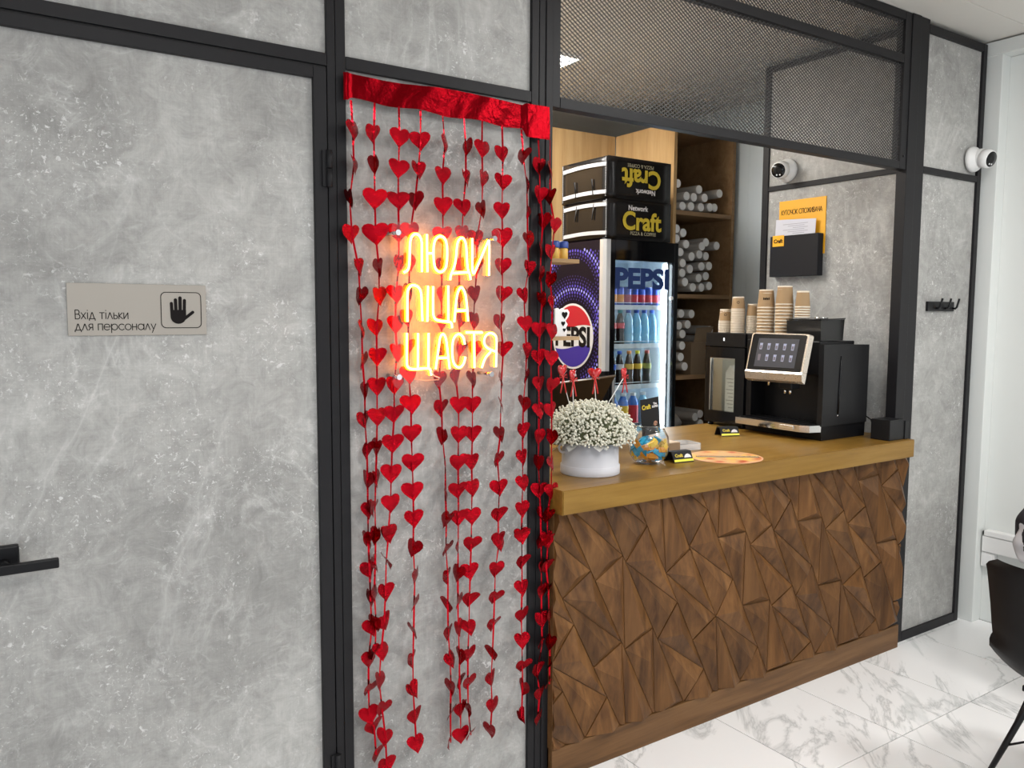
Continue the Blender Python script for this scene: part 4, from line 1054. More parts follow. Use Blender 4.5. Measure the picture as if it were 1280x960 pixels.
for i, (lq, bd, cp, lb) in enumerate(((COLA, CAPB, CAPB, 'dark cola bottle with bright blue label at the left of the third fridge shelf'), (COLA, LABW, CAPB, 'dark cola bottle with white and blue label on the third fridge shelf'),
        (TEA, YEL, CAPO, 'iced tea bottle with orange cap and yellow label on the third fridge shelf'), (TEA, YEL, CAPY, 'iced tea bottle with yellow cap on the third fridge shelf'), (TEA, LIME, CAPR, 'iced tea bottle with red cap at the right of the third fridge shelf'))):
    bottle(lb, lq, bd, cp, (3.008, 3.066, 3.138, 3.202, 3.276)[i], 1.40, 1.1352, g3)
g4 = 'juice bottles on the fourth fridge shelf'
for i, (lq, bd, lb) in enumerate(((JUICEB, LABW, 'blue juice bottle with pale label at the left of the fourth fridge shelf'), (JUICEB, YEL, 'blue juice bottle with yellow fruit label on the fourth fridge shelf'), (JUICEB, REDP, 'blue juice bottle with red fruit label on the fourth fridge shelf'), (WATER, CYAN, 'pale blue bottle at the right of the fourth fridge shelf'))):
    bottle(lb, lq, bd, WHITE, 3.026 + i * 0.076, 1.405, 0.9002, g4, 'juice')

# ================================================================== DELIVERY BAGS on the fridge
VINYL = plain('black_vinyl', (0.007, 0.006, 0.006), 0.24, bump=0.25, bscale=18, spec=0.25); REFL = plain('reflective_stripe', (0.40, 0.41, 0.43), 0.45)
GOLD = plain('gold_print', (0.62, 0.47, 0.03), 0.5); DIM = plain('grey_gold_print', (0.36, 0.33, 0.22), 0.5)
def bag(label, z0, z1, flip, dx):
    t = thing('delivery_bag', label, 'bag', (3.1, 1.5, z0), 'insulated delivery bags on the fridge')
    X0, X1, Y0, Y1 = 2.868 + dx, 3.326 + dx, 1.286, 1.69
    b = MB(); b.box(X0, X1, Y0, Y1, z0, z1)
    es = [e for e in b.bm.edges]
    bmesh.ops.subdivide_edges(b.bm, edges=es, cuts=6, use_grid_fill=True)
    for v in b.bm.verts:
        u = (v.co.x - X0) / (X1 - X0); w = (v.co.z - z0) / (z1 - z0); q = (v.co.y - Y0) / (Y1 - Y0)
        e = math.sin(math.pi * w) * 0.004
        if v.co.y < Y0 + 1e-4: v.co.y -= math.sin(math.pi * u) * e * 0.9 - 0.001
        if v.co.x < X0 + 1e-4: v.co.x -= math.sin(math.pi * q) * e
    for f in b.bm.faces: f.smooth = True
    b.build('shell', VINYL, t)
    for zz in (z0 + 0.022, z1 - 0.042 if not flip else z1 - 0.052):
        b = MB(); n = 14; P = []
        for i in range(n + 1):
            q = i / n; y = Y0 + 0.012 + q * (Y1 - Y0 - 0.03); x = X0 - 0.0062 - 0.0045 * math.sin(math.pi * q); s = 0.006 * math.sin(math.pi * q)
            P.append([(x, y, zz + s), (x, y, zz + s + 0.020), (x + 0.006, y, zz + s + 0.020), (x + 0.006, y, zz + s)])
        V = [[b.bm.verts.new(p) for p in r] for r in P]
        for A, B in zip(V, V[1:]):
            for j in range(4): b.bm.faces.new((A[j], A[(j + 1) % 4], B[(j + 1) % 4], B[j]))
        b.bm.faces.new(V[0]); b.bm.faces.new(V[-1][::-1]); b.build('reflective_stripe', REFL, t)
    b = MB(); zs = (z0 + z1) / 2
    for i in range(26):
        z = z0 + 0.01 + i * (z1 - z0 - 0.02) / 25
        for y in (Y0 + 0.016, Y1 - 0.012): b.box(X0 - 0.0035, X0 + 0.003, y, y + 0.004, z, z + 0.004)
    st = b.build('stitching', REFL, t); st['kind'] = 'stuff'
    for y in (1.40, 1.55):
        b = MB(); b.tube([(X0 - 0.008, y, z0 + 0.02 if flip else z1 - 0.02), (X0 - 0.012, y + 0.01, zs), (X0 - 0.008, y + 0.004, z0 + 0.06 if flip else z1 - 0.06)], 0.004, 6); b.build('strap', BLACK, t)
    yf = Y0 - 0.0065; xc = (X0 + X1) / 2 + 0.005; zc = (z0 + z1) / 2
    R = Matrix.Rotation(math.pi if flip else 0, 4, 'Z')
    s = -1 if flip else 1
    lettering('lettering', 'Craft', 0.135, GOLD, t, facing_front(xc + 0.0, yf, zc - s * 0.010) @ R, bold=0.004, width=0.285)
    lettering('lettering', 'Network', 0.038, LABW, t, facing_front(xc - s * 0.03, yf, zc + s * 0.063) @ R, bold=0.0008)
    lettering('lettering', 'PIZZA & COFFEE', 0.026, DIM, t, facing_front(xc + s * 0.01, yf, zc - s * 0.072) @ R, bold=0.0003)
bag('black delivery bag standing upright directly on the fridge, white stripes', 1.9475, 2.162, False, 0.006)
bag('upside-down black delivery bag on top of the other bag', 2.1635, 2.383, True, 0.0)

# ================================================================== SHELF UNIT with bags of paper cups
su = thing('shelf_unit', 'tall brown wooden shelf unit behind the fridge filled with cup sleeves', 'shelf', (3.85, 1.75, 0))
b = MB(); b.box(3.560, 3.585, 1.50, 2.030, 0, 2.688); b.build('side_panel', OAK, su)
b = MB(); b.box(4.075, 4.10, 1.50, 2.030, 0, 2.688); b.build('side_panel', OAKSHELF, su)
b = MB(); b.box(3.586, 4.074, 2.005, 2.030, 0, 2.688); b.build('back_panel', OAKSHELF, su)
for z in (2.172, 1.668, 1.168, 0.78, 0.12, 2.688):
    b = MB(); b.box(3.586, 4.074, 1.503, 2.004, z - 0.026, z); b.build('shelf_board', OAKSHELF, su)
SLEEVE = clear_plastic('cloudy_sleeve', (0.55, 0.52, 0.48), 0.75); CUPEND = plain('paper_cup_base', (0.86, 0.85, 0.83), 0.7)
def sleeve(x, z, ln, tilt, label, group):
    y0 = 1.520 + random.uniform(0, 0.03)
    t = thing('cup_sleeve', label, 'cup sleeve', (x, y0, z), group)
    r = 0.0285
    b = MB(); b.lathe([(r * 0.9, 0), (r, 0.012), (r, ln * 0.5), (r * 1.02, ln)], (x, y0, z), 14, axis=(tilt, 1, 0.0)); b.build('plastic_sleeve', SLEEVE, t)
    b = MB(); b.lathe([(r * 0.88, 0), (r * 0.92, -0.003), (r * 0.86, -0.006), (r * 0.80, -0.0035)], (x, y0, z), 16, axis=(tilt, 1, 0)); b.build('cup_base', CUPEND, t)
ORD = ['first', 'second', 'third', 'fourth', 'fifth', 'sixth', 'seventh', 'eighth', 'ninth', 'tenth', 'eleventh', 'twelfth', 'thirteenth', 'fourteenth', 'fifteenth', 'sixteenth', 'seventeenth', 'eighteenth']
SLAB = {}
for rows, g, nm in ((SL1, 'cup sleeves on the upper shelf', 'upper shelf'), (SL2, 'cup sleeves on the middle shelf', 'middle shelf'), (SL3, 'cup sleeves on the lower shelves', 'lower shelves')):
    zs = sorted({z for x, z in rows}, reverse=True); layers = []
    for z in zs:
        if layers and layers[-1][0] - z < 0.052: layers[-1][1].append(z)
        else: layers.append((z, [z]))
    L_ = []
    for x, z in rows:
        k = [i for i, l in enumerate(layers) if z in l[1]][0]
        peers = sorted(px for px, pz in rows if pz in layers[k][1])
        L_.append('white paper cup sleeve, %s layer down, %s from left, on the %s' % (ORD[k], ORD[peers.index(x)], nm))
    SLAB[g] = L_
for rows, g, base in ((SL1, 'cup sleeves on the upper shelf', 2.172), (SL2, 'cup sleeves on the middle shelf', 1.668), (SL3, 'cup sleeves on the lower shelves', None)):
    for x, z in rows:
        lab = SLAB[g][rows.index((x, z))]
        zz = max(z, base + 0.0295) if base else (z if z > 1.0 else max(z, 0.81))
        sleeve(min(max(x, 3.632), 4.04), zz, 0.40, random.uniform(-0.03, 0.03), lab, g)
CARD = plain('brown_cardboard', (0.24, 0.165, 0.10), 0.8, bump=0.1, bscale=80)
t = thing('cardboard_box', 'open brown cardboard box on the lower shelf beside cup sleeves', 'box', (3.83, 1.6, 1.1685))
b = MB(); b.box(3.755, 3.885, 1.515, 1.95, 1.1685, 1.37, bev=0.002); b.build('box_body', CARD, t)
b = MB(); b.quad((3.775, 1.515, 1.371), (3.90, 1.515, 1.371), (3.945, 1.508, 1.47), (3.79, 1.508, 1.46)); b.build('flap', CARD, t, fixn=False)
t = thing('plastic_bag', 'crumpled grey plastic bag on the bottom shelf board left of the cups', 'bag', (3.70, 1.6, 0.7805))
b = MB(); b.ball((3.695, 1.66, 0.862), 0.072, 3, (1.1, 1.5, 0.92))
for v in b.bm.verts: v.co += Vector((math.sin(v.co.z * 90), math.sin(v.co.x * 80), math.sin(v.co.y * 70))) * 0.004
b.build('film', clear_plastic('grey_film', (0.40, 0.38, 0.36), 0.8, 0.3), t)

# ================================================================== COFFEE MACHINE AND MILK COOLER
CT = 0.990
cm = thing('coffee_machine', 'black coffee machine with a tilted silver touchscreen at the right end of the worktop', 'coffee machine', (3.28, 0.32, CT))
GREYBLACK = plain('anthracite_plastic', (0.013, 0.013, 0.014), 0.4, bump=0.05, bscale=300, spec=0.25)
X0, X1, Y0, Y1 = 3.112, 3.447, 0.110, 0.540
b = MB(); b.prism([(X0, 1.055), (X0 + 0.004, 1.20), (X0, 1.418), (X1, 1.412), (X1, 1.055)], Y0, Y0 + 0.026, 'y'); b.build('side_panel', GREYBLACK, cm)
b = MB(); b.box(X0 + 0.006, X0 + 0.26, Y0 + 0.026, Y1, 1.28, 1.430, bev=0.004); b.build('upper_body', BLACK, cm)
b = MB(); b.box(X0 + 0.11, X1, Y0 + 0.0265, Y1, 1.0, 1.279); b.box(X0 + 0.261, X1, Y0 + 0.0265, Y1, 1.2795, 1.408); b.build('rear_body', BLACK, cm)
b = MB(); b.box(X0 + 0.01, X0 + 0.109, Y1 - 0.03, Y1, 1.057, 1.279); b.build('side_cheek', BLACK, cm)
b = MB(); b.prism([(X0 + 0.012, CT + 0.001), (X1 - 0.004, CT + 0.001), (X1 - 0.001, 1.054), (X0 + 0.002, 1.054)], Y0 + 0.006, Y1 - 0.004, 'y'); b.build('base', BLACK, cm)
b = MB(); b.tube([(3.236, Y0 - 0.0015, 1.365), (3.233, Y0 - 0.0025, 1.30), (3.230, Y0 - 0.0025, 1.20), (3.226, Y0 - 0.0015, 1.105)], [0.002, 0.004, 0.0045, 0.004], 8); b.build('panel_groove', BLACKGLOSS, cm)
b = MB(); b.lathe([(0.0045, 0), (0.0045, 0.003), (0.003, 0.004)], (3.2255, Y0, 1.098), 10, axis=(0, -1, 0)); b.build('lock', CHROME, cm)
# drip tray
b = MB(); b.prism([(3.1155, Y0 + 0.004), (3.060, Y0 + 0.022), (3.040, Y0 + 0.06), (3.040, Y1 - 0.01), (3.20, Y1 - 0.01), (3.20, Y0 + 0.03), (3.116, Y0 + 0.03), (3.116, Y0 + 0.004)], 1.030, 1.060, 'z'); tr = b.build('drip_tray', plain('chrome_trim', (0.72, 0.70, 0.68), 0.14, 1.0), cm)
b = MB(); b.prism([(3.1115, Y0 + 0.008), (3.065, Y0 + 0.026), (3.046, Y0 + 0.062), (3.046, Y1 - 0.014), (3.195, Y1 - 0.014), (3.195, Y0 + 0.032), (3.112, Y0 + 0.032), (3.112, Y0 + 0.008)], 1.0605, 1.0625, 'z'); b.build('tray_grid', BLACKMATTE, tr)
for i in range(12):
    b = MB(); y = Y0 + 0.05 + i * 0.031; b.box(3.05, 3.19, y, y + 0.006, 1.0628, 1.0655); b.build('grid_slat', BLACK, tr)
b = MB(); b.box(3.0355, 3.0398, 0.20, 0.275, 1.037, 1.055, bev=0.002); b.build('tray_badge', CHROME, tr)
# touchscreen on its tilted housing
SM = plain('screen_silver', (0.66, 0.60, 0.53), 0.28, 0.85)
def scr(u, v, w=0.0):
    """u 0..1 far->near edge, v 0..1 bottom->top of the glass, w outwards"""
    a = Vector((2.9465, 0.392, 1.298)); c = Vector((2.9300, 0.088, 1.302)); d = Vector((2.983, 0.388, 1.464)); e = c + (d - a) * 0.98
    p = a.lerp(c, u).lerp(d.lerp(e, u), v); n = (c - a).cross(d - a).normalized()
    if n.x > 0: n = -n
    return p + n * w
SX = Matrix.Identity(4)
su_, sv_ = (scr(1, .5) - scr(0, .5)).normalized(), (scr(.5, 1) - scr(.5, 0)).normalized()
def slab(name, u0, u1, v0, v1, w0, w1, m, parent, round_=0.0):
    b = MB(); q = [(u0, v0), (u1, v0), (u1, v1), (u0, v1)]
    if round_:
        q = []
        for cx, cz, a0 in ((u1 - round_, v0 + round_, -90), (u1 - round_, v1 - round_, 0), (u0 + round_, v1 - round_, 90), (u0 + round_, v0 + round_, 180)):
            for k in range(5):
                a = math.radians(a0 + 22.5 * k); q.append((cx + round_ * 0.55 * math.cos(a) + (0.45 * round_ if math.cos(a) > .3 else -0.45 * round_ if math.cos(a) < -.3 else 0), cz + round_ * math.sin(a)))
    A = [b.bm.verts.new(scr(u, v, w0)) for u, v in q]; B = [b.bm.verts.new(scr(u, v, w1)) for u, v in q]; n = len(q)
    b.bm.faces.new(A); b.bm.faces.new(B[::-1])
    for i in range(n): b.bm.faces.new((A[i], B[i], B[(i + 1) % n], A[(i + 1) % n]))
    return b.build(name, m, parent)
sh = slab('screen_housing', -0.02, 1.02, -0.02, 1.0, -0.028, 0.0, SM, cm, 0.05)
b = MB()
P0 = [scr(-0.02, 0.0), scr(1.02, 0.0)]
prof = [(0.0, 0.0), (0.004, -0.05), (-0.008, -0.23), (-0.028, -0.27), (-0.028, 0.0)]
A = [b.bm.verts.new(scr(-0.02, v, w)) for w, v in prof]; B = [b.bm.verts.new(scr(1.02, v, w)) for w, v in prof]
b.bm.faces.new(A); b.bm.faces.new(B[::-1])
for i in range(5): b.bm.faces.new((A[i], B[i], B[(i + 1) % 5], A[(i + 1) % 5]))
b.build('chin', SM, sh)
slab('screen_glass', 0.005, 0.985, 0.01, 0.975, 0.0005, 0.0018, BLACKGLOSS, sh, 0.05)
slab('display', 0.13, 0.87, 0.10, 0.86, 0.0020, 0.0024, emitter('display_dark', (0.035, 0.037, 0.048), 1.0, (0.005, 0.005, 0.006)), sh)
ICW = emitter('icon_pale', (0.42, 0.44, 0.60), 0.9); ICB = emitter('icon_dark', (0.16, 0.13, 0.16), 0.9)
for r_ in range(2):
    for c_ in range(5):
        u = 0.20 + c_ * 0.145; v = 0.64 - r_ * 0.30
        b = MB()
        q = [(u - .028, v + .09), (u + .028, v + .09), (u + .022, v - .08), (u - .022, v - .08)]
        b.bm.faces.new([b.bm.verts.new(scr(a, c, .0028)) for a, c in q]); b.mi = 1
        q = [(u - .018, v + .03), (u + .018, v + .03), (u + .016, v - .06), (u - .016, v - .06)]
        f = b.bm.faces.new([b.bm.verts.new(scr(a, c, .0031)) for a, c in q]); f.material_index = 1
        b.build('drink_icon', [ICB if (r_, c_) == (1, 0) else ICW, ICB], sh, fixn=False)
b = MB(); b.tube([scr(.5, 0.45, -0.028), (3.06, 0.25, 1.36), (3.125, 0.25, 1.36)], 0.03, 10); b.build('screen_arm', BLACK, cm)
b = MB(); b.box(3.035, 3.10, 0.215, 0.285, 1.215, 1.30, bev=0.006); b.box(3.09, 3.12, 0.20, 0.30, 1.24, 1.31); sp = b.build('spout', BLACK, cm)
b = MB()
for y in (0.235, 0.262): b.lathe([(0.006, 0), (0.006, 0.022)], (3.055, y, 1.193), 10)
b.build('nozzle', CHROME, sp)
b = MB(); b.tube([(3.045, 0.345, 1.262), (3.045, 0.345, 1.225)], 0.006, 8); b.build('steam_wand', CHROME, cm)
hp = MB(); hp.prism([(3.135, 1.4315), (3.296, 1.4315), (3.304, 1.527), (3.130, 1.521)], 0.145, 0.325, 'y')
SMOKE = plain('smoked_hopper', (0.014, 0.014, 0.014), 0.15, spec=0.3)
hp = hp.build('bean_hopper', SMOKE, cm)
b = MB(); b.prism([(3.128, 1.5225), (3.306, 1.5285), (3.306, 1.533), (3.128, 1.527)], 0.142, 0.328, 'y'); b.build('hopper_lid', BLACKGLOSS, hp)
b = MB(); b.box(3.305, 3.309, 0.142, 0.328, 1.528, 1.534); b.build('lid_edge', STEEL, hp)
b = MB(); b.lathe([(0.03, 0), (0.03, 0.004), (0.022, 0.006)], (3.21, 0.20, 1.531), 18); b.build('lid_knob', CHROME, hp)
b = MB(); b.box(X0 + 0.006, X0 + 0.25, 0.335, Y1, 1.4305, 1.455, bev=0.003); b.build('cup_warmer', BLACK, cm)

mk = thing('milk_cooler', 'small black milk cooler with a glass door beside the coffee machine', 'cooler', (3.28, 0.67, CT))
mx0, mx1, my0, my1, mz0, mz1 = 3.112, 3.447, 0.546, 0.797, 1.008, 1.455
b = MB(); b.box(mx0 + 0.03, mx1, my0, my0 + 0.012, mz0, mz1); b.box(mx0 + 0.03, mx1, my1 - 0.012, my1, mz0, mz1); b.box(mx1 - 0.012, mx1, my0 + 0.012, my1 - 0.012, mz0, mz1)
b.box(mx0 + 0.03, mx1 - 0.012, my0 + 0.012, my1 - 0.012, mz0, mz0 + 0.04); b.box(mx0 + 0.03, mx1 - 0.012, my0 + 0.012, my1 - 0.012, 1.345, mz1); b.build('cabinet', BLACK, mk)
b = MB(); b.box(mx0 + 0.032, mx1 - 0.014, my0 + 0.0125, my0 + 0.014, mz0 + 0.041, 1.344); b.box(mx0 + 0.032, mx1 - 0.014, my1 - 0.014, my1 - 0.0125, mz0 + 0.041, 1.344); b.box(mx1 - 0.015, mx1 - 0.013, my0 + 0.014, my1 - 0.014, mz0 + 0.041, 1.344)
b.build('liner', plain('cooler_liner', (0.62, 0.62, 0.56), 0.5), mk)
b = MB(); b.box(mx0 + 0.06, mx1 - 0.05, my0 + 0.0155, my0 + 0.0175, 1.30, 1.335); b.build('interior_lamp', emitter('cooler_lamp', (1, 0.97, 0.88), 5), mk)
b = MB(); b.box(mx0, mx0 + 0.028, my0 + 0.001, my1 - 0.001, 1.388, mz1, bev=0.002); hdr = b.build('control_panel', BLACK, mk)
b = MB(); b.box(mx0 - 0.0012, mx0 - 0.0004, 0.674, 0.681, 1.416, 1.431); b.build('temperature_display', emitter('cooler_digits', (1, 1, 1), 2.0), hdr)
dz0, dz1, dy0, dy1 = 1.066, 1.331, 0.606, 0.766
b = MB()
b.box(mx0, mx0 + 0.028, my0 + 0.001, dy0, mz0, 1.384); b.box(mx0, mx0 + 0.028, dy1, my1 - 0.001, mz0, 1.384); b.box(mx0, mx0 + 0.028, dy0, dy1, dz1, 1.384); b.box(mx0, mx0 + 0.028, dy0, dy1, mz0, dz0)
dd = b.build('door', BLACKGLOSS, mk)
b = MB(); b.box(mx0 + 0.008, mx0 + 0.011, dy0, dy1, dz0, dz1); b.build('door_window', thin_glass('cooler_glass', (0.97, 0.98, 0.95), 0.04), dd)
b = MB()
for z0_, z1_, y0_, y1_ in ((dz0, dz1, dy1 - 0.004, dy1), (dz1 - 0.003, dz1, dy0, dy1 - 0.004)): b.box(mx0 + 0.0005, mx0 + 0.007, y0_ + 1e-4, y1_ - 1e-4, z0_ + 1e-4, z1_ - 1e-4)
b.build('window_trim', STEEL, dd)
for x in (3.14, 3.42):
    for y in (0.57, 0.775):
        b = MB(); b.lathe([(0.014, 0), (0.010, 0.018)], (x, y, CT), 10); b.build('foot', BLACK, mk)
t = thing('milk_carton', 'white milk carton with printed lines inside the small glass-door cooler', 'carton', (3.195, 0.68, 1.049))
b = MB(); b.box(3.165, 3.225, 0.650, 0.710, 1.0485, 1.255); b.prism([(0.650, 1.2555), (0.710, 1.2555), (0.683, 1.292), (0.677, 1.292)], 3.166, 3.224, 'x'); b.build('carton_body', WHITEMATTE, t)
b = MB()
for i in range(9):
    z = 1.225 - i * 0.018; b.box(3.1640, 3.1646, 0.657, 0.703 - 0.008 * (i % 3), z - 0.0018, z + 0.0018)
b.build('print_lines', plain('carton_ink', (0.30, 0.31, 0.30), 0.6), t)
t = thing('power_cable', 'thin black cable looping behind the coffee machine', 'cable', (3.50, 0.2, 1.0))
b = MB(); b.tube([(3.449, 0.16, 1.075), (3.475, 0.14, 1.082), (3.50, 0.12, 1.06), (3.51, 0.10, 1.0)], 0.0035, 6); b.build('cable', BLACK, t)
t = thing('terminal_box', 'small black box at the right end of the worktop against the post', 'box', (3.43, -0.01, CT))
b = MB(); b.box(3.378, 3.489, -0.050, 0.042, CT + 0.0005, 1.082, bev=0.002); b.build('box_body', GREYBLACK, t)
b = MB(); b.box(3.491, 3.514, -0.055, -0.006, CT + 0.0005, 1.074, bev=0.002); b.build('side_block', GREYBLACK, t)
b = MB(); b.box(3.4892, 3.4908, -0.04, -0.01, 1.02, 1.06); b.build('seam_strip', BLACKMATTE, t)

# ---- stacks of paper cups, upside down
KRAFT = plain('kraft_paper', (0.36, 0.235, 0.12), 0.7, bump=0.05, bscale=150); RIM = plain('cup_rim', (0.74, 0.66, 0.54), 0.5)
def cup_mesh(rt, rb, h, printed=False):
    b = MB()
    b.lathe([(rt * 0.96, 0.0), (rt * 0.955, 0.004), (rb, h - 0.005), (rb, h - 0.0005)], (0, 0, 0), 22, mat=0, cap=False)
    b.mi = 1; b.lathe([(rt * 0.97, 0.0), (rt, 0.0018), (rt, 0.0036), (rt * 0.965, 0.0052)], (0, 0, 0), 22, mat=1, cap=False)
    b.lathe([(rb + 0.0004, h - 0.006), (rb + 0.0006, h - 0.001), (rb * 0.96, h), (rb * 0.93, h - 0.0015), (rb * 0.5, h - 0.006), (0.001, h - 0.006)], (0, 0, 0), 22, mat=1, cap=False)
    o = b.build('cup', [KRAFT, RIM], None); me = o.data; l = o.location.copy()
    for v in me.vertices: v.co += l
    bpy.data.objects.remove(o); return me
small = cup_mesh(0.0345, 0.0275, 0.064); large = cup_mesh(0.0425, 0.0335, 0.088)
STK = [('short', 'short leftmost stack', small, 3.20, 0.750, 1.4556, 8, 0.0076),
       ('tall', 'tall narrow stack', small, 3.19, 0.662, 1.4556, 16, 0.0076),
       ('pale', 'pale-rimmed middle stack', small, 3.235, 0.604, 1.4556, 12, 0.0072),
       ('wide', 'wide stack with print', large, 3.19, 0.492, 1.4556, 9, 0.0152),
       ('widest', 'tallest wide stack', large, 3.205, 0.398, 1.4556, 10, 0.0152),
       ('hopper', 'stack on the bean hopper', small, 3.215, 0.305, 1.5330, 5, 0.0115)]
for key, desc, me, x, y, z, n, st in STK:
    for i in range(n):
        o = bpy.data.objects.new('paper_cup', me); COL.objects.link(o)
        o.location = (x + random.uniform(-.0006, .0006), y + random.uniform(-.0006, .0006), z + i * st)
        o.rotation_euler = (0, 0, random.uniform(0, 6))
        nth = ORD[n - 1 - i]
        tag(o, 'brown paper cup, ' + (nth + ' from the top' if i < n - 1 else 'topmost') + ' of the ' + desc, 'cup')
        o['group'] = 'paper cups in the ' + desc
        if key == 'hopper': o.scale = (1.0, 1.0, 1.2)
        if i == n - 1 and key in ('short', 'tall', 'wide'):
            o.rotation_euler = (0, 0, 0)
            b = MB(); vd = Vector((-0.75, -0.62, 0)).normalized(); rgt = Vector((0.62, -0.75, 0)).normalized()
            ORIGIN[o.name] = Vector((0, 0, 0))
            if key == 'wide':
                r0 = 0.0385; zz = 0.045
                for k in range(5): 
                    c0 = vd * r0 + rgt * (-0.012 + 0.006 * k)
                    b.quad(*[c0 + rgt * a + Vector((0, 0, zz + c)) + vd * 0.0008 for a, c in ((-.0022, -.006), (.0022, -.006), (.0022, .005 - .002 * (k % 2)), (-.0022, .005 - .002 * (k % 2)))])
            else:
                r0 = 0.0308; zz = 0.036
                R1, R2 = [], []
                for k in range(14):
                    a = 2 * math.pi * k / 14
                    for RR, rad in ((R1, 0.0065), (R2, 0.0045)):
                        RR.append(b.bm.verts.new(vd * (r0 + 0.0016) + rgt * (rad * math.cos(a)) + Vector((0, 0, zz + rad * math.sin(a)))))
                for k in range(14): b.bm.faces.new((R1[k], R1[(k + 1) % 14], R2[(k + 1) % 14], R2[k]))
            b.build('print_mark', INK, o, fixn=False)

# ================================================================== POS MONITOR, LEDGES behind the flowers
t = thing('till_monitor', 'dark tilted till monitor seen from behind above the flowers', 'monitor', (2.12, 0.55, CT))
b = MB()
TL, TR = Vector((1.955, 0.545, 1.262)), Vector((2.268, 0.515, 1.285)); dn = Vector((-0.015, 0.11, -0.165))
n = (TR - TL).cross(dn).normalized() * 0.012
A = [TL, TR, TR + dn, TL + dn]
q1 = [b.bm.verts.new(p) for p in A]; q2 = [b.bm.verts.new(p + (n if n.y > 0 else -n)) for p in A]
b.bm.faces.new(q1); b.bm.faces.new(q2[::-1])
for i in range(4): b.bm.faces.new((q1[i], q2[i], q2[(i + 1) % 4], q1[(i + 1) % 4]))
mo = b.build('display_back', plain('dark_brown_plastic', (0.018, 0.012, 0.009), 0.3, spec=0.25), t)
b = MB(); b.tube([TL + Vector((0, 0, .002)), TR + Vector((0, 0, .002))], 0.004, 6); b.build('top_edge', STEEL, t)
b = MB(); b.box(2.07, 2.17, 0.63, 0.72, CT + 0.0005, 1.005); b.prism([(0.60, 1.16), (0.645, 1.16), (0.70, 1.006), (0.65, 1.006)], 2.10, 2.14, 'x'); b.build('stand', BLACK, t)

LEDGE = wood('ledge_wood', (0.25, 0.15, 0.07), (0.33, 0.21, 0.10), (0.42, 0.28, 0.15), 'x')
t = thing('wooden_ledge', 'small upper wooden ledge on the back of the post holding two jars', 'shelf', (1.62, 0.10, 1.71))
b = MB(); b.box(1.545, 1.697, 0.046, 0.15, 1.713, 1.726, bev=0.001); b.build('board', LEDGE, t)
JB = plain('jar_blue', (0.03, 0.07, 0.30), 0.4); JY = plain('jar_yellow', (0.70, 0.42, 0.08), 0.4)
for i, x in enumerate((1.628, 1.664)):
    t = thing('small_jar', ('left' if i == 0 else 'right') + ' yellow jar with blue lid on the upper ledge beside the post', 'jar', (x, 0.09, 1.7265), 'jars on the upper ledge')
    b = MB(); b.lathe([(0.013, 0), (0.0145, 0.003), (0.0145, 0.034), (0.012, 0.038)], (x, 0.09, 1.7265), 16); b.build('jar_body', JY, t)
    b = MB(); b.lathe([(0.0155, 0.038), (0.016, 0.041), (0.016, 0.056), (0.013, 0.060)], (x, 0.09, 1.7265), 16); b.build('lid', JB, t)
t = thing('wooden_ledge', 'small lower wooden ledge on the back of the post holding a white heart plaque', 'shelf', (1.62, 0.10, 1.46))
b = MB(); b.box(1.545, 1.702, 0.046, 0.15, 1.460, 1.472, bev=0.001); b.build('board', LEDGE, t)
t = thing('heart_plaque', 'white cut-out plaque with three dark hearts on the lower ledge', 'plaque', (1.655, 0.09, 1.4725))
b = MB(); P = [(1.628, 1.4725), (1.676, 1.4725), (1.678, 1.492), (1.674, 1.50), (1.681, 1.512), (1.672, 1.524), (1.684, 1.538), (1.688, 1.552), (1.680, 1.562), (1.668, 1.560), (1.660, 1.566), (1.648, 1.560), (1.640, 1.566), (1.628, 1.563)]
b.prism(P, 0.085, 0.092, 'y'); b.build('board', WHITEMATTE, t)
for x, z, s in ((1.667, 1.541, 0.024), (1.661, 1.513, 0.017), (1.666, 1.492, 0.013)):
    b = MB(); b.bm.faces.new([b.bm.verts.new((x + u * s, 0.0842, z + v * s * 1.2)) for u, v in HO]); b.build('heart_mark', INK, t, fixn=False)

# ================================================================== FLOWERS IN A WHITE HAT BOX
PX_, PY_ = 1.812, 0.118
fb = thing('flower_box', 'white round hat box with a dome of tiny white flowers on the worktop', 'flowers', (PX_, PY_, CT))
BOXW = plain('white_hat_box', (0.62, 0.62, 0.66), 0.55)
b = MB(); b.lathe([(0.104, 0.0005), (0.105, 0.002), (0.105, 0.030), (0.103, 0.031), (0.1005, 0.032), (0.0995, 0.128), (0.096, 0.128)], (PX_, PY_, CT), 48); b.build('hat_box', BOXW, fb)
b = MB()
for k in range(26):                       # crumpled tissue collar
    a = 2 * math.pi * k / 26; a2 = a + 0.26
    r1 = 0.098; r2 = 0.132 + 0.016 * math.sin(k * 2.3)
    z1 = CT + 0.122; z2 = CT + 0.118 + 0.014 * math.sin(k * 1.7)
    am = (a + a2) / 2
    p = [(r1, a, z1), (r1, a2, z1), (r2 * 0.94, a2, z2), (r2 * 1.03, am, z2 - 0.012), (r2 * 0.94, a, z2)]
    b.bm.faces.new([b.bm.verts.new((PX_ + r * math.cos(t_), PY_ + r * math.sin(t_), zz)) for r, t_, zz in p])
b.build('tissue_collar', plain('white_tissue', (0.70, 0.70, 0.68), 0.7), fb, fixn=False)
vd = Vector((-0.655, -0.756, 0)); rg = Vector((0.756, -0.655, 0))
b = MB(); cc = Vector((PX_, PY_, CT + 0.092)) + rg * -0.092 + vd * 0.048
b.tube([cc + rg * (0.015 * math.cos(a)) + Vector((0, 0, 0.016 * math.sin(a))) for a in [2 * math.pi * i / 16 for i in range(16)]], 0.0042, 8, closed=True); b.build('ring_handle', BOXW, fb)
b = MB()
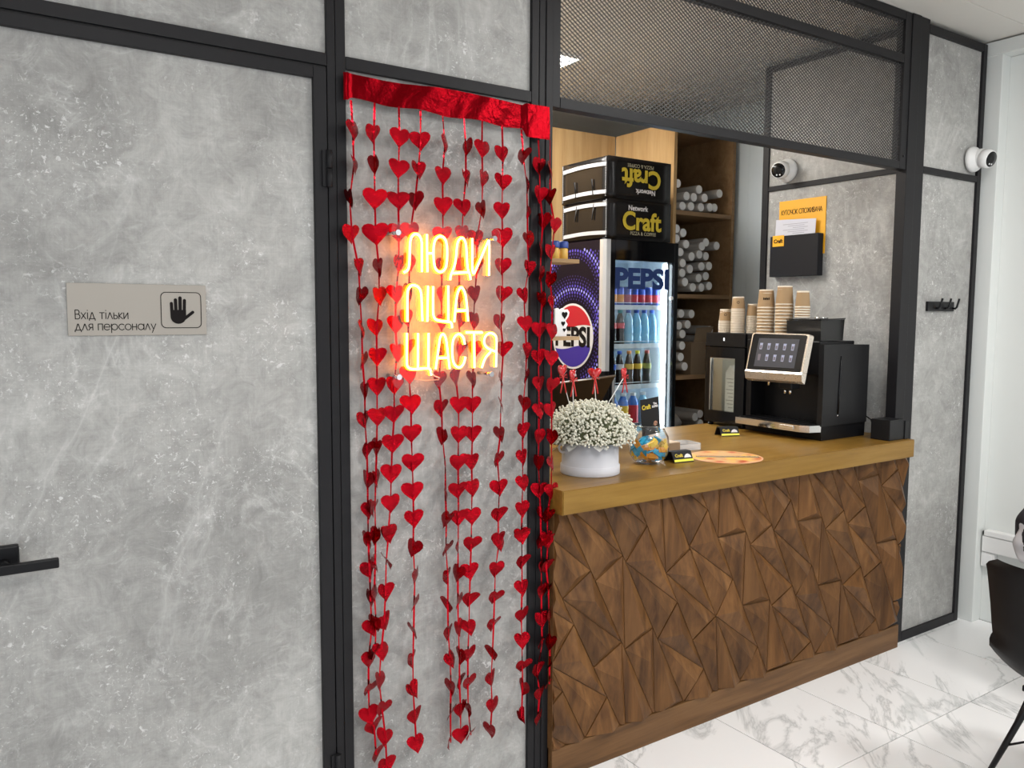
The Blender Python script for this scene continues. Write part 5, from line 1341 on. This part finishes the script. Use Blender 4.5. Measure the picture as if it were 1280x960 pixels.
for s_, dz in ((-1, 0.02), (-1, -0.005)):
    p0 = Vector((PX_, PY_, CT + 0.105)) + rg * -0.095 + vd * 0.03
    p1 = p0 + rg * -0.035 + Vector((0, 0, dz - 0.02)); p2 = p0 + rg * -0.05 + Vector((0, 0, dz - 0.05))
    w_ = vd * 0.012
    V = [b.bm.verts.new(q) for q in (p0 - w_, p0 + w_, p1 + w_, p1 - w_, p2 - w_ * .6, p2 + w_ * .6)]
    b.bm.faces.new((V[0], V[1], V[2], V[3])); b.bm.faces.new((V[3], V[2], V[5], V[4]))
b.build('ribbon', plain('white_ribbon', (0.68, 0.68, 0.66), 0.4), fb, fixn=False)
# interior greenery and gypsophila heads
b = MB(); b.ball((PX_, PY_, CT + 0.122), 0.132, 3, (1, 1, 0.82))
for v in list(b.bm.verts):
    if v.co.z < CT + 0.116: v.co.z = CT + 0.116
b.build('greenery', plain('dull_green_stems', (0.085, 0.095, 0.045), 0.9, bump=0.8, bscale=90), fb)
rnd = random.Random(3)
b = MB(); base = bmesh.new(); bmesh.ops.create_icosphere(base, subdivisions=1, radius=1.0)
bv = [v.co.copy() for v in base.verts]; bf = [[v.index for v in f.verts] for f in base.faces]; base.free()
g = MB()
cnt = 0
while cnt < 2300:
    a = rnd.uniform(0, 2 * math.pi); ph = math.acos(1 - rnd.uniform(0, 1.12))
    R = 0.153 + rnd.uniform(-0.020, 0.010)
    p = Vector((PX_ + R * math.sin(ph) * math.cos(a), PY_ + R * math.sin(ph) * math.sin(a), CT + 0.132 + 0.118 * math.cos(ph) * (R / 0.153) + rnd.uniform(-.008, .006)))
    if p.y < 0.062 and p.x < 1.565:
        cnt += 1; continue
    r = rnd.uniform(0.0032, 0.0054)
    k0 = [b.bm.verts.new(p + c * r) for c in bv]
    for f in bf: b.bm.faces.new([k0[i] for i in f]).smooth = True
    cnt += 1
o = b.build('gypsophila_heads', plain('gypsophila_white', (0.72, 0.71, 0.60), 0.7), fb); o['kind'] = 'stuff'

def pick(label, top, foot, yaw, s=0.040, script=False):
    t = thing('heart_pick', label, 'heart pick', foot, 'red heart picks stuck in the flowers')
    b = MB(); b.tube([foot, top], 0.0014, 6); b.build('stick', WHITE, t)
    b = MB()
    MM = Matrix.Translation(Vector(top) + Vector((0, 0, s * 0.3))) @ Matrix.Rotation(yaw, 4, 'Z')
    n = len(HO); A = [b.bm.verts.new((u * s, -0.002, v * s)) for u, v in HO]; B = [b.bm.verts.new((u * s, 0.002, v * s)) for u, v in HO]
    C = b.bm.verts.new((0, -0.009, 0)); D = b.bm.verts.new((0, 0.009, 0))
    for i in range(n):
        j = (i + 1) % n
        for f in ((A[i], A[j], C), (B[j], B[i], D), (A[i], B[i], B[j], A[j])): b.bm.faces.new(f).smooth = True
    b.xform(MM); h = b.build('heart', plain('glossy_red', (0.50, 0.008, 0.012), 0.15, coat=0.5), t)
    if script:
        b = MB(); b.tube([MM @ Vector(p) for p in ((-.010, -.0085, .008), (-.004, -.0105, .000), (.000, -.0108, .006), (.004, -.0105, -.002), (.010, -.0085, .004))], 0.0009, 5); b.build('white_scroll', WHITEMATTE, h)
    b = MB(); tp = Vector(top); 
    for s1 in (-1, 1):
        pts = [tp + Vector((0, -0.004, 0.0)), tp + Vector((s1 * 0.014, -0.006, 0.008)), tp + Vector((s1 * 0.016, -0.006, -0.004)), tp + Vector((0, -0.004, 0)), tp + Vector((s1 * 0.006, -0.006, -0.03)), tp + Vector((s1 * 0.012, -0.006, -0.055))]
        b.tube(pts, 0.0024, 5)
    b.build('ribbon', plain('red_ribbon', (0.60, 0.02, 0.02), 0.35), t)
pick('red heart pick with ribbon nearest the curtain above the flowers', (1.672, 0.10, 1.335), (1.715, 0.105, 1.215), 0.35, 0.055)
pick('red heart pick with white scroll on it above the flowers', (1.708, 0.09, 1.322), (1.722, 0.10, 1.21), 0.5, 0.050, True)
pick('red heart pick turned edge-on with long ribbon tails above the flowers', (1.812, 0.10, 1.325), (1.822, 0.10, 1.215), -0.75, 0.048)
pick('dark red heart pick at the right in front of the fridge glass', (1.948, 0.10, 1.322), (1.86, 0.11, 1.20), 0.45, 0.046)

# ================================================================== CANDY BOWL
BX, BY, BR = 2.112, 0.140, 0.078
bw = thing('candy_bowl', 'round clear glass bowl filled with wrapped candies beside the flower box', 'bowl', (BX, BY, CT))
b = MB()
prof = [(0.001, 0.003), (0.040, 0.003), (0.056, 0.010), (0.073, 0.036), (BR, 0.070), (0.073, 0.102), (0.060, 0.126), (0.054, 0.136), (0.057, 0.144)]
b.lathe(prof, (BX, BY, CT), 36, cap=False); b.lathe([(0.042, 0.0005), (0.046, 0.003), (0.040, 0.006)], (BX, BY, CT), 30)
b.build('glass', GLASS, bw)
b = MB(); b.tube([(BX + 0.057 * math.cos(a), BY + 0.057 * math.sin(a), CT + 0.144) for a in [2 * math.pi * i / 28 for i in range(28)]], 0.0018, 6, closed=True); b.build('rim', thin_glass('rim_glass', (0.85, 0.9, 0.9), 0.14), bw)
CB = plain('candy_blue', (0.02, 0.38, 0.66), 0.25, bump=0.3, bscale=90); CY = plain('candy_yellow', (0.82, 0.56, 0.03), 0.25, bump=0.3, bscale=90); CO = plain('candy_orange', (0.70, 0.30, 0.03), 0.25, bump=0.3, bscale=90); CW = plain('candy_white', (0.70, 0.72, 0.74), 0.3)
def candy_mesh(m):
    b = MB(); V = []
    prof = [(-0.021, 0.010, 0.001), (-0.0155, 0.007, 0.0025), (-0.013, 0.0095, 0.006), (0.013, 0.0095, 0.006), (0.0155, 0.007, 0.0025), (0.021, 0.010, 0.001)]
    for x, hw, hh in prof: V.append([b.bm.verts.new(p) for p in ((x, -hw, -hh), (x, hw, -hh), (x, hw, hh), (x, -hw, hh))])
    for A, B in zip(V, V[1:]):
        for j in range(4): b.bm.faces.new((A[j], A[(j + 1) % 4], B[(j + 1) % 4], B[j]))
    b.bm.faces.new(V[0]); b.bm.faces.new(V[-1][::-1])
    o = b.build('c', m, None); me = o.data; l = o.location.copy()
    for v in me.vertices: v.co += l
    bpy.data.objects.remove(o); return me
CM = {'blue': candy_mesh(CB), 'yellow': candy_mesh(CY), 'orange': candy_mesh(CO)}
rnd = random.Random(11)
for k in range(46):
    z = 0.020 + 0.062 * (k / 45.0) ** 0.8
    rmax = math.sqrt(max(0.0004, (BR - 0.017) ** 2 - (z - 0.062) ** 2))
    rr_ = rmax * (1.0 if k % 4 else 0.45); a = k * 2.399
    kind = ('blue', 'yellow', 'blue', 'orange', 'yellow')[k % 5] if z > 0.04 else ('orange', 'yellow', 'blue', 'orange')[k % 4]
    o = bpy.data.objects.new('wrapped_candy', CM[kind]); COL.objects.link(o)
    o.location = (BX + rr_ * math.cos(a), BY + rr_ * math.sin(a), CT + z)
    o.rotation_euler = (math.pi / 2 + rnd.uniform(-.5, .5), rnd.uniform(-.9, .9), a + math.pi / 2 + rnd.uniform(-.2, .2))
    tag(o, kind + ' wrapped candy in the round glass bowl', 'candy', kind + ' candies in the bowl')
t = thing('price_card', 'upright black price card with gold lettering standing in the candy bowl', 'card', (2.12, 0.19, 1.07))
MM = facing_front(2.146, 0.170, 1.158) @ Matrix.Rotation(0.10, 4, 'Z')
b = MB(); b.box(-0.046, 0.046, -0.068, 0.072, -0.0009, 0.0009); b.xform(MM); b.build('card', BLACKMATTE, t)
lettering('lettering', 'Craft', 0.024, GOLD, t, MM @ Matrix.Translation((-0.019, 0.040, 0.0013)), bold=0.0007, width=0.044)
lettering('lettering', 'The\nSUPER', 0.011, LABW, t, MM @ Matrix.Translation((0.026, 0.043, 0.0013)), bold=0.0004)
b = MB(); b.lathe([(0.010, 0), (0.009, 0.0006)], MM @ Vector((0.024, -0.028, 0.001)), 12, axis=MM.to_3x3() @ Vector((0, 0, 1))); b.build('photo_print', plain('card_print', (0.42, 0.20, 0.12), 0.5), t)

# ================================================================== SMALL ITEMS on the worktop
def holder(label, x, y, yaw):
    t = thing('card_holder', label, 'card holder', (x, y, CT))
    MM = Matrix.Translation((x, y, CT)) @ Matrix.Rotation(yaw, 4, 'Z')
    b = MB(); b.prism([(-0.034, 0.0006), (-0.030, 0.0006), (-0.010, 0.036), (0.012, 0.036), (0.030, 0.0006), (0.034, 0.0006), (0.015, 0.040), (-0.013, 0.040)], -0.046, 0.046, 'x')
    b.xform(MM); b.build('wedge', BLACKMATTE, t)
    b = MB(); b.quad((-0.0445, -0.0335, 0.006), (0.0445, -0.0335, 0.006), (0.0445, -0.0145, 0.0395), (-0.0445, -0.0145, 0.0395)); b.xform(MM); b.build('front_card', BLACKMATTE, t, fixn=False)
    b = MB(); b.quad((-0.045, -0.0345, 0.0045), (0.045, -0.0345, 0.0045), (0.045, -0.0310, 0.0125), (-0.045, -0.0310, 0.0125)); b.xform(MM); b.build('yellow_stripe', CAPY, t, fixn=False)
    sl = Vector((0, 0.019, 0.0335)).normalized(); F = basis((-0.018, -0.0240, 0.0255), (1, 0, 0), sl)
    lettering('lettering', 'Craft', 0.017, GOLD, t, MM @ F, bold=0.0006)
    b = MB(); F2 = MM @ basis((0.022, -0.0242, 0.0235), (1, 0, 0), sl)
    b.bm.faces.new([b.bm.verts.new(F2 @ Vector(p)) for p in ((-.017, -.007, 0), (.017, -.007, 0), (.013, .003, 0), (.004, .008, 0), (-.006, .006, 0), (-.013, .000, 0))]); b.build('cap_emblem', LABW, t, fixn=False)
holder('black and gold card holder in front of the candy bowl, nearest the worktop edge', 2.235, 0.105, -0.12)
holder('black and gold card holder under the small milk cooler', 2.905, 0.46, -0.35)

t = thing('paper_mat', 'round pizza-printed paper mat with a line of text near the worktop edge', 'mat', (2.456, 0.066, CT))
m, nt, bs = new_mat('pizza_print')
v = objvec(nt); v1 = nt.nodes.new('ShaderNodeTexVoronoi'); v1.inputs['Scale'].default_value = 20; nt.links.new(v, v1.inputs['Vector'])
r = ramp(nt, [(0.0, (0.42, 0.05, 0.02)), (0.24, (0.55, 0.11, 0.04)), (0.36, (0.66, 0.28, 0.11)), (0.6, (0.68, 0.42, 0.20))]); nt.links.new(v1.outputs['Distance'], r.inputs['Fac'])
nz = noise(nt, v, 9, 3); r2 = ramp(nt, [(0.50, (0, 0, 0)), (0.58, (1, 1, 1))]); nt.links.new(nz.outputs['Fac'], r2.inputs['Fac'])
c = mixc(nt, mathn(nt, 'MULTIPLY', r2.outputs['Color'], 0.85), r.outputs['Color'], (0.86, 0.50, 0.10)); nt.links.new(c, bs.inputs['Base Color']); bs.inputs['Roughness'].default_value = 0.35
MX, MY, MR = 2.452, 0.066, 0.142
b = MB(); b.lathe([(MR - 0.008, 0.0006), (MR - 0.008, 0.0020)], (MX, MY, CT), 48); b.build('printed_disc', m, t)
b = MB(); b.lathe([(MR - 0.0078, 0.0005), (MR, 0.0006), (MR, 0.0018), (MR - 0.0078, 0.0019)], (MX, MY, CT), 48, cap=False); b.build('crust_border', plain('crust_print', (0.72, 0.38, 0.22), 0.4), t)
b = MB(); MMt = Matrix.Translation((MX + 0.005, MY - 0.005, CT + 0.0024)) @ Matrix.Rotation(-0.62, 4, 'Z')
b.box(-0.122, 0.122, -0.013, 0.013, 0, 0.0002); b.xform(MMt); tx = b.build('text_band', plain('dark_band', (0.05, 0.035, 0.03), 0.5), t)
b = MB()
for i in range(34): b.box(-0.118 + i * 0.007, -0.1142 + i * 0.007, -0.008, 0.008 - 0.003 * (i % 3), 0.0003, 0.0005)
b.xform(MMt); b.build('text_marks', plain('cream_print', (0.75, 0.62, 0.45), 0.5), tx)

t = thing('card_box', 'small brown box of cards between the candy bowl and the glass dish', 'box', (2.33, 0.36, CT))
b = MB(); b.box(2.285, 2.375, 0.235, 0.315, CT + 0.0005, 1.032, bev=0.001); b.build('box_body', CARD, t)
b = MB(); b.box(2.288, 2.372, 0.238, 0.312, 1.0322, 1.035); b.build('cards', plain('cream_cards', (0.58, 0.46, 0.34), 0.6), t)
t = thing('change_tray', 'clear plastic change tray behind the pizza-printed mat', 'tray', (2.45, 0.31, CT))
MMt = Matrix.Translation((2.455, 0.310, CT + 0.001)) @ Matrix.Rotation(-0.2, 4, 'Z')
b = MB(); P1 = rrect(-0.070, 0.070, -0.062, 0.062, 0.03); P2 = rrect(-0.058, 0.058, -0.050, 0.050, 0.024)
V = [[b.bm.verts.new((u, w_, zz)) for u, w_ in P] for P, zz in ((P1, 0.0), (P1, 0.024), (P2, 0.024), (P2, 0.008))]
for A, B in zip(V, V[1:]):
    for j in range(len(A)): b.bm.faces.new((A[j], A[(j + 1) % len(A)], B[(j + 1) % len(A)], B[j]))
b.bm.faces.new(V[-1][::-1]); b.bm.faces.new(V[0])
b.xform(MMt); b.build('tray_body', clear_plastic('tray_plastic', (0.75, 0.75, 0.75), 0.55, 0.08), t)
b = MB(); b.prism(rrect(-0.05, 0.05, -0.042, 0.042, 0.02), 0.0085, 0.0100, 'z'); b.xform(MMt); b.build('insert', plain('dark_insert', (0.05, 0.05, 0.06), 0.3), t)

# ================================================================== CHAIR at the right edge
SHELL = plain('black_shell', (0.010, 0.010, 0.0105), 0.42, bump=0.05, bscale=250, spec=0.15)
def chair(label, x, y, rz, group=None):
    t = thing('shell_chair', label, 'chair', (0, 0, 0), group)
    b = MB(); nu, nv = 18, 22
    prof = [(-0.055, 0.795), (-0.05, 0.77), (-0.035, 0.70), (-0.018, 0.62), (-0.008, 0.55), (0.008, 0.475), (0.055, 0.415), (0.14, 0.390), (0.26, 0.400), (0.36, 0.415), (0.42, 0.412), (0.445, 0.398)]
    def pr(s):
        f = s * (len(prof) - 1); i = min(int(f), len(prof) - 2); a = f - i
        return prof[i][0] * (1 - a) + prof[i + 1][0] * a, prof[i][1] * (1 - a) + prof[i + 1][1] * a
    for th in (0.0, 0.012):
        V = []
        for j in range(nv + 1):
            s = j / nv; px, pz = pr(s); row = []
            hw = 0.225 if s < .55 else 0.225 - 0.03 * ((s - .55) / .45)
            if s < 0.1: hw = 0.225 - 0.035 * (1 - s / 0.1) ** 2
            for i in range(nu + 1):
                u = -1 + 2 * i / nu
                wing = (abs(u) ** 2.4)
                if s < 0.42: x_ = px + wing * (0.085 + 0.06 * s); z_ = pz - (0.012 * wing if s < .1 else 0)
                else:
                    k = min(1, (s - .42) / .2); x_ = px + wing * 0.11 * (1 - k) * 0.9; z_ = pz + wing * (0.075 * math.sin(math.pi * min(1, (s - .42) / .5)) + .01)
                row.append(b.bm.verts.new((x_ + th * (0.7 if s < .5 else 0), u * hw, z_ + th * (0.0 if s < .4 else 1))))
            V.append(row)
        for j in range(nv):
            for i in range(nu): b.bm.faces.new((V[j][i], V[j][i + 1], V[j + 1][i + 1], V[j + 1][i])).smooth = True
    b.build('seat_shell', SHELL, t)
    b = MB(); b.box(0.09, 0.33, -0.12, 0.12, 0.365, 0.385, bev=0.004); b.build('seat_plate', BLACK, t)
    feet = [(0.135, 0.235, 0), (0.135, -0.235, 0), (0.42, 0.225, 0), (0.42, -0.225, 0)]
    tops = [(0.16, 0.10, 0.368), (0.16, -0.10, 0.368), (0.30, 0.10, 0.368), (0.30, -0.10, 0.368)]
    mids = []
    for f, p in zip(feet, tops):
        b = MB(); a, c = Vector(p), Vector(f); b.tube([a, a.lerp(c, .6), c + Vector((0, 0, 0.001))], [0.011, 0.010, 0.008], 10); b.build('leg', BLACK, t); mids.append(a.lerp(c, .62))
    for i, j in ((0, 1), (2, 3), (0, 2), (1, 3)):
        b = MB(); m_ = (mids[i] + mids[j]) / 2; m_.z += 0.12
        b.tube([mids[i], m_, mids[j]], 0.004, 6); b.build('brace_wire', BLACK, t)
    t.location = (x, y, 0); t.rotation_euler = (0, 0, rz)
    return t
chair('black moulded shell chair with black metal legs at the right edge, nearest the camera', 2.635, -1.045, 0.0)
chair('second black shell chair behind the near chair, under the jacket', 3.66, -0.66, -1.75)
jk = thing('jacket', 'black and white jacket hung over the chair behind the near shell chair', 'jacket', (3.63, -0.53, 0.5))
b = MB(); b.ball((3.635, -0.565, 0.66), 0.12, 4, (0.95, 0.62, 1.25))
for v in b.bm.verts:
    v.co += Vector((math.sin(v.co.z * 55 + v.co.x * 20), math.sin(v.co.z * 35 + v.co.x * 50), math.sin(v.co.x * 60))) * 0.008
for f in b.bm.faces: f.material_index = 0
b.build('cloth', plain('black_cloth', (0.012, 0.010, 0.014), 0.75, bump=0.4, bscale=60), jk)
b = MB(); b.ball((3.560, -0.552, 0.625), 0.075, 4, (0.50, 0.6, 1.3))
for v in b.bm.verts:
    v.co += Vector((math.sin(v.co.z * 75 + v.co.x * 20), math.sin(v.co.z * 45), math.sin(v.co.x * 80))) * 0.007
b.build('white_lining', plain('white_cloth', (0.52, 0.52, 0.54), 0.8, bump=0.4, bscale=60), jk)
